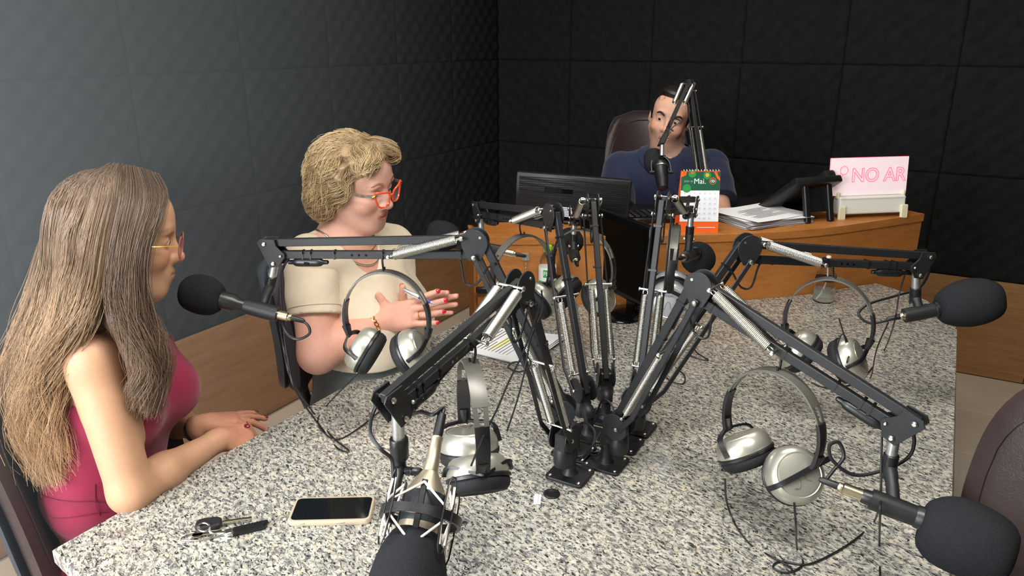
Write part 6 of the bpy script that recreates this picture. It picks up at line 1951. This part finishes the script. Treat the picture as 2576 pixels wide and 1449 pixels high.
    # hair
    g3 = [(290, 420, 1.45), (262, 490, 1.39), (238, 610, 1.365), (218, 730, 1.37), (192, 820, 1.385), (150, 900, 1.40), (120, 980, 1.43), (108, 1060, 1.45), (130, 1130, 1.46), (150, 1180, 1.46)]
    g4 = [(285, 420, 1.46), (220, 490, 1.41), (182, 610, 1.395), (160, 730, 1.40), (130, 830, 1.42), (98, 920, 1.44), (82, 1000, 1.46), (72, 1080, 1.47), (108, 1170, 1.475), (142, 1225, 1.475)]
    g5 = [(272, 424, 1.48), (182, 490, 1.455), (128, 600, 1.46), (95, 720, 1.47), (62, 820, 1.49), (34, 920, 1.505), (36, 1000, 1.51), (62, 1080, 1.51), (95, 1160, 1.50), (125, 1205, 1.495)]
    g6 = [(275, 426, 1.52), (190, 500, 1.54), (130, 620, 1.55), (95, 740, 1.55), (70, 850, 1.555), (50, 950, 1.555), (60, 1050, 1.55), (95, 1120, 1.54), (120, 1170, 1.53), (140, 1200, 1.52)]
    g7 = [(330, 428, 1.53), (262, 480, 1.60), (215, 600, 1.62), (185, 740, 1.60), (165, 850, 1.58), (140, 940, 1.57), (120, 1020, 1.56), (110, 1080, 1.55)]
    gA = [(302, 420, 1.45), (288, 500, 1.385), (262, 610, 1.362), (246, 720, 1.365), (212, 800, 1.375), (168, 870, 1.395), (135, 960, 1.42), (120, 1040, 1.44), (140, 1110, 1.45), (152, 1160, 1.455)]
    g2 = [(312, 420, 1.45), (308, 500, 1.385), (288, 610, 1.362), (276, 720, 1.365), (298, 800, 1.375), (338, 880, 1.395), (352, 940, 1.41), (340, 990, 1.43), (345, 1030, 1.45)]
    g1 = [(350, 424, 1.45), (368, 500, 1.398), (345, 600, 1.375), (328, 700, 1.375), (336, 790, 1.385), (366, 870, 1.40), (378, 950, 1.43), (362, 1010, 1.46), (375, 1050, 1.48)]
    g0 = [(395, 440, 1.455), (418, 490, 1.43), (404, 550, 1.405), (370, 620, 1.395), (358, 700, 1.40), (368, 780, 1.415), (395, 850, 1.44), (402, 930, 1.46), (388, 1000, 1.48), (385, 1050, 1.49)]
    UU_ = lambda g: [U(*q) for q in g]
    # opaque inner volume
    H = SDF()
    H.ell(h.W((-0.015, 0, 0.035)), (0.100, 0.079, 0.087), h.R, 0.02)
    H.ell(h.W((-0.045, 0, -0.030)), (0.062, 0.072, 0.080), h.R, 0.03)
    H.ell(h.W((0.085, 0, -0.030)), (0.075, 0.080, 0.090), h.R, 0.012, -1)
    for ga, w0, w1 in ((g3, 0.042, 0.018), (g4, 0.042, 0.020), (g6, 0.036, 0.016)):
        Q = [U(a_ + (14 if ga is not g6 else 42), b_, d_ + (0.052 if ga is not g6 else 0.0)) for a_, b_, d_ in ga[2:]]
        for i in range(len(Q) - 1):
            k_ = i / (len(Q) - 1)
            H.cap(Q[i], Q[i + 1], w0 + (w1 - w0) * k_, w0 + (w1 - w0) * (k_ + 0.12), 0.03)
    for ga, w0, w1 in ((g1, 0.024, 0.010), (g2, 0.026, 0.008)):
        Q = [U(a_ - 3, b_, d_ + 0.042) for a_, b_, d_ in ga[1:]]
        for i in range(len(Q) - 1):
            k_ = i / (len(Q) - 1)
            H.cap(Q[i], Q[i + 1], w0 + (w1 - w0) * k_, w0 + (w1 - w0) * (k_ + 0.12), 0.025)
    V, F = H.mesh(0.0045)
    zz = np.clip((1.30 - V[:, 2]) / 0.45, 0, 1)[:, None]
    left = np.clip(((V - CAM) @ RT / ((V - CAM) @ FW) * FPX + 1288 - 330) / -230, 0, 1)[:, None] * 0
    c = lin((54, 43, 37)) * (1 - zz) + lin((84, 66, 50)) * zz  # core darker than the strands: shade of the hair's depth put into colour
    hr = obj_np('hair', V, F, M_hair, t, c)
    back = guide_strands([UU_(g) for g in (gA, g3, g4, g5, g6, g7)], 4400, 23, 0.0095, 0.021, 2.2, 5, 26)
    front = guide_strands([UU_(g) for g in (g0, g1, g2)], 2000, 22, 0.0065, 0.017, 2.3, 6, 18)
    def push(A, off=0.004):
        sh_ = A.shape; Q = A.reshape(-1, 3)
        for it in range(2):
            dv = H.ev(Q); g = np.stack([(H.ev(Q + e_) - H.ev(Q - e_)) for e_ in np.eye(3) * 0.003], 1)
            Q = Q + nrm_rows(g) * np.clip(off - dv, 0, 0.05)[:, None]
        return Q.reshape(sh_)
    rr_ = np.random.RandomState(3)
    back = push(back, np.repeat(rr_.uniform(0.003, 0.014, len(back)), back.shape[1])); front = push(front, np.repeat(rr_.uniform(0.003, 0.010, len(front)), front.shape[1]))
    strands('hair_strands', back, 0.0007, 0.00025, (92, 77, 66), (186, 150, 110), hr, 7, 0.24)  # golden tips: ombre, plus sunlight on the left edges put into colour
    strands('hair_strands', front, 0.0007, 0.00025, (88, 73, 62), (128, 104, 84), hr, 8, 0.24)
    rg = np.random.RandomState(9)
    fly = guide_strands([UU_(g) for g in (g3, g4, g5)], 70, 34, 0.022, 0.016, 1.6, 15, 70)
    strands('loose_hair', fly, 0.0005, 0.0003, (110, 92, 76), (205, 172, 130), hr, 10, 0.2)  # pale tips carry the same ombre and painted sunlight
    # wire glasses
    g = thing('eyeglasses', 'thin gold glasses with pink lenses worn by the long haired woman', 'glasses', h.W((0.1, 0, 0)))
    for y in (-1, 1):
        P = [h.W((0.112 - 0.10 * (0.034 + 0.024 * math.cos(q)) ** 2 / 0.03 * 0.5, y * (0.035 + 0.0245 * math.cos(q)), -0.006 + 0.022 * math.sin(q))) for q in np.linspace(0, 2 * math.pi, 29)[:-1]]
        obj('rim', tube(P, 0.0011, 6, closed=True), mat('rim_rose', (196, 120, 110), 0.3, metal=0.5), g)
        cen = np.mean(P, 0)
        obj('lens', (np.r_[P, [cen]], [(i, (i + 1) % 28, 28) for i in range(28)]), mat('lens_pink', (190, 110, 115), 0.05, alpha=0.55, spec=0.6), g)
        obj('temple', tube(catmull([h.W((0.103, y * 0.060, 0.0)), h.W((0.060, y * 0.076, -0.002)), h.W((0.0, y * 0.086, -0.004)), h.W((-0.025, y * 0.086, -0.016))], 5), 0.0012, 6), M_gold, g)
    obj('bridge', tube(catmull([h.W((0.111, -0.011, -0.004)), h.W((0.114, 0, -0.001)), h.W((0.111, 0.011, -0.004))], 5), 0.0012, 6), M_gold, g)
woman_burgundy()

# ================================================================== presenter
def presenter():
    skin = (198, 152, 128)
    h = Head(U(1685, 297, 3.0), head_rot(-76, 3, -13), 1.0)
    f = nrm(V3(0.35, -0.94, 0)); s = np.cross(UPV, f)     # s points to his left (image right)
    nb = U(1682, 400, 3.06); shR = U(1562, 425, 3.10); shL = U(1788, 420, 3.06)
    chest = U(1672, 500, 3.08)
    elR = U(1545, 560, 2.98); wrR = U(1612, 550, 2.80); elL = U(1812, 545, 2.92); wrL = U(1760, 560, 2.74)
    t = thing('person', 'smiling dark haired man in navy polo behind the desk', 'person', V3(chest[0], chest[1], 0))
    AX = np.array([f, s, UPV])
    S = SDF(); h.prims(S, jaw=1.15, brow=1.15, nose=1.03, male=True, smile=1.2, cheeks=0.95, eye=0.0034)
    S.cap(h.W((-0.025, 0, -0.05)), nb, 0.055, 0.060, 0.03)
    def torso(S, g=0.0):
        S.cap(nb - UPV * 0.02, shR, 0.055 + g, 0.06 + g, 0.04); S.cap(nb - UPV * 0.02, shL, 0.055 + g, 0.06 + g, 0.04)
        S.ell(chest, np.array((0.115, 0.175, 0.20)) + g, AX, 0.06)
        S.ell(chest - UPV * 0.22, np.array((0.12, 0.165, 0.20)) + g, AX, 0.06)
    torso(S)
    for a, b, c in ((shR, elR, wrR), (shL, elL, wrL)):
        S.cap(a, b, 0.054, 0.044, 0.03); S.cap(b, c, 0.042, 0.028, 0.02)
    kx_ = nrm(-FH)
    hand(S, wrR, nrm(-FH + RT * 0.3), UPV, 1, ((0.3, 0.4, 0.2),) * 4, 0.06)
    hand(S, wrL, nrm(-FH - RT * 0.3), UPV, -1, ((0.3, 0.4, 0.2),) * 4, 0.06)
    V, F = S.mesh(0.0034)
    c = skin_cols(V, h, skin, (178, 108, 100), (34, 26, 24), beard=lin((96, 78, 70)), browz=0.024)
    obj_np('body', V, F, M_skin, t, c)
    eyes(h, t, (46, 30, 22), (1, -0.25, -0.15))
    eyebrows(h, S, t, (26, 20, 18), (36, 28, 24), 0.0205, 1.3)
    navy = plain_mat('navy_pique', (32, 38, 62), 0.8, 0.3, 1200, 0.05, 0.15)
    T = SDF(); torso(T, 0.010)
    T.cap(h.W((-0.02, 0, -0.05)), nb + f * 0.025 + UPV * 0.0, 0.058, 0.066, 0.01, -1)
    T.cap(nb + f * 0.05 + UPV * 0.03, nb + f * 0.13 - UPV * 0.10, 0.046, 0.014, 0.01, -1)
    V, F = T.mesh(0.0048, disp=wrinkle(0.0022, 42, (0.4, 0.3, 1.0)))
    obj_np('polo_shirt', V, F, navy, t)
    T0_ = SDF(); torso(T0_, 0.010)
    for a, b in ((shR, elR), (shL, elL)):
        d = nrm(b - a); L = np.linalg.norm(b - a)
        T = SDF(); T.cap(a, a + d * L * 1.0, 0.073, 0.076, 0.02); T.half(a + d * L * 0.72, d)
        V, F = T.mesh(0.005, disp=wrinkle(0.002, 45, d + V3(0.3, 0, 0)))
        obj_np('sleeve', V, F, navy, t)
    for y in (-1, 1):
        def fn(u_, v_, y=y):
            a = y * (0.30 + 2.75 * u_)
            r_ = 0.066 + 0.040 * v_
            return nb + f * 0.03 + UPV * (0.045 - 0.085 * max(0, 1 - u_ * 1.6) - 0.022 * v_) + r_ * (math.cos(a) * f + math.sin(a) * s)
        Vc, Fc = grid(fn, 20, 6)
        for it in range(3):
            dv = T0_.ev(Vc); g = np.stack([(T0_.ev(Vc + e_) - T0_.ev(Vc - e_)) for e_ in np.eye(3) * 0.002], 1)
            Vc = Vc + nrm_rows(g) * np.clip(0.006 - dv, 0, 0.03)[:, None]
        obj('collar', (Vc, Fc), navy, t, angle=None)
    legs(t, chest - UPV * 0.44, f, mat('dark_trousers', (40, 42, 48), 0.85), knee_z=0.60, r=0.09)
    H = SDF()
    H.ell(h.W((-0.018, 0, 0.040)), (0.107, 0.083, 0.092), h.R, 0.02)
    H.ell(h.W((-0.060, 0, -0.010)), (0.052, 0.074, 0.06), h.R, 0.03)
    H.ell(h.W((0.048, 0, 0.104)), (0.042, 0.052, 0.018), h.R, 0.02)
    for y in (-1, 1): H.cap(h.W((0.012, y * 0.074, 0.045)), h.W((0.006, y * 0.073, -0.012)), 0.011, 0.006, 0.01)
    H.ell(h.W((0.098, 0, -0.008)), (0.085, 0.078, 0.085), h.R, 0.012, -1)
    H.ell(h.W((0.055, 0, -0.085)), (0.085, 0.12, 0.085), h.R, 0.01, -1)
    for y in (-1, 1): H.ell(h.W((-0.012, y * 0.082, -0.006)), (0.024, 0.014, 0.036), h.R, 0.006, -1)
    V, F = H.mesh(0.004)
    hr = obj_np('hair', V, F, M_hair, t, np.broadcast_to(lin((28, 24, 24)), (len(V), 3)))
    rg = np.random.RandomState(21)
    n = 1500; m = 6
    dirs = nrm_rows(rg.normal(0, 1, (n * 3, 3)))
    roots = np.array([-0.018, 0, 0.040]) + dirs * np.array([0.104, 0.080, 0.089])
    ok = ((roots[:, 2] > 0.06) & (roots[:, 0] < 0.062)) | ((roots[:, 0] < -0.01) & (roots[:, 2] > -0.03))
    roots = roots[ok][:n]; n = len(roots)
    out = nrm_rows(roots - np.array([-0.018, 0, 0.03]))
    flow = nrm_rows(np.array([0.5, 0.35, 0.0]) + out * 0.30 + rg.normal(0, 0.15, (n, 3)))
    P = np.stack([roots + flow * 0.022 * k / (m - 1) - np.array([0, 0, 0.004]) * (k / (m - 1)) ** 2 for k in range(m)], 1)
    strands('hair_strands', (P.reshape(-1, 3) @ h.R + h.c).reshape(n, m, 3), 0.0012, 0.0006, (24, 20, 20), (48, 40, 36), hr, 4, 0.3)
presenter()

# ------------------------------------------------------------------ added haze volume imitating veiling lens glare at the left
hz = bpy.data.materials.new('glare_haze')
hz.use_nodes = True
nt = hz.node_tree
nt.nodes.remove(nt.nodes['Principled BSDF'])
vs_ = nt.nodes.new('ShaderNodeVolumeScatter')
vs_.inputs['Color'].default_value = (0.78, 0.93, 1.0, 1)
tc_ = nt.nodes.new('ShaderNodeTexCoord')
sx_ = nt.nodes.new('ShaderNodeSeparateXYZ')
nt.links.new(tc_.outputs['Object'], sx_.inputs[0])
mr_ = nt.nodes.new('ShaderNodeMapRange')
mr_.interpolation_type = 'SMOOTHSTEP'
mr_.inputs['From Min'].default_value = -1.0
mr_.inputs['From Max'].default_value = 1.75
mr_.inputs['To Min'].default_value = 0.42
mr_.inputs['To Max'].default_value = 0.0
nt.links.new(sx_.outputs['Y'], mr_.inputs['Value'])
nt.links.new(mr_.outputs['Result'], vs_.inputs['Density'])
vs_.inputs['Anisotropy'].default_value = 0.2
nt.links.new(vs_.outputs[0], nt.nodes['Material Output'].inputs['Volume'])
hb_ = box((0.60, -3.35, 1.35), (1.10, 3.50, 2.5))
obj('glare_haze', hb_, hz, smooth=False, label='added pale haze volume imitating lens glare at the left', cat='haze', kind='stuff')
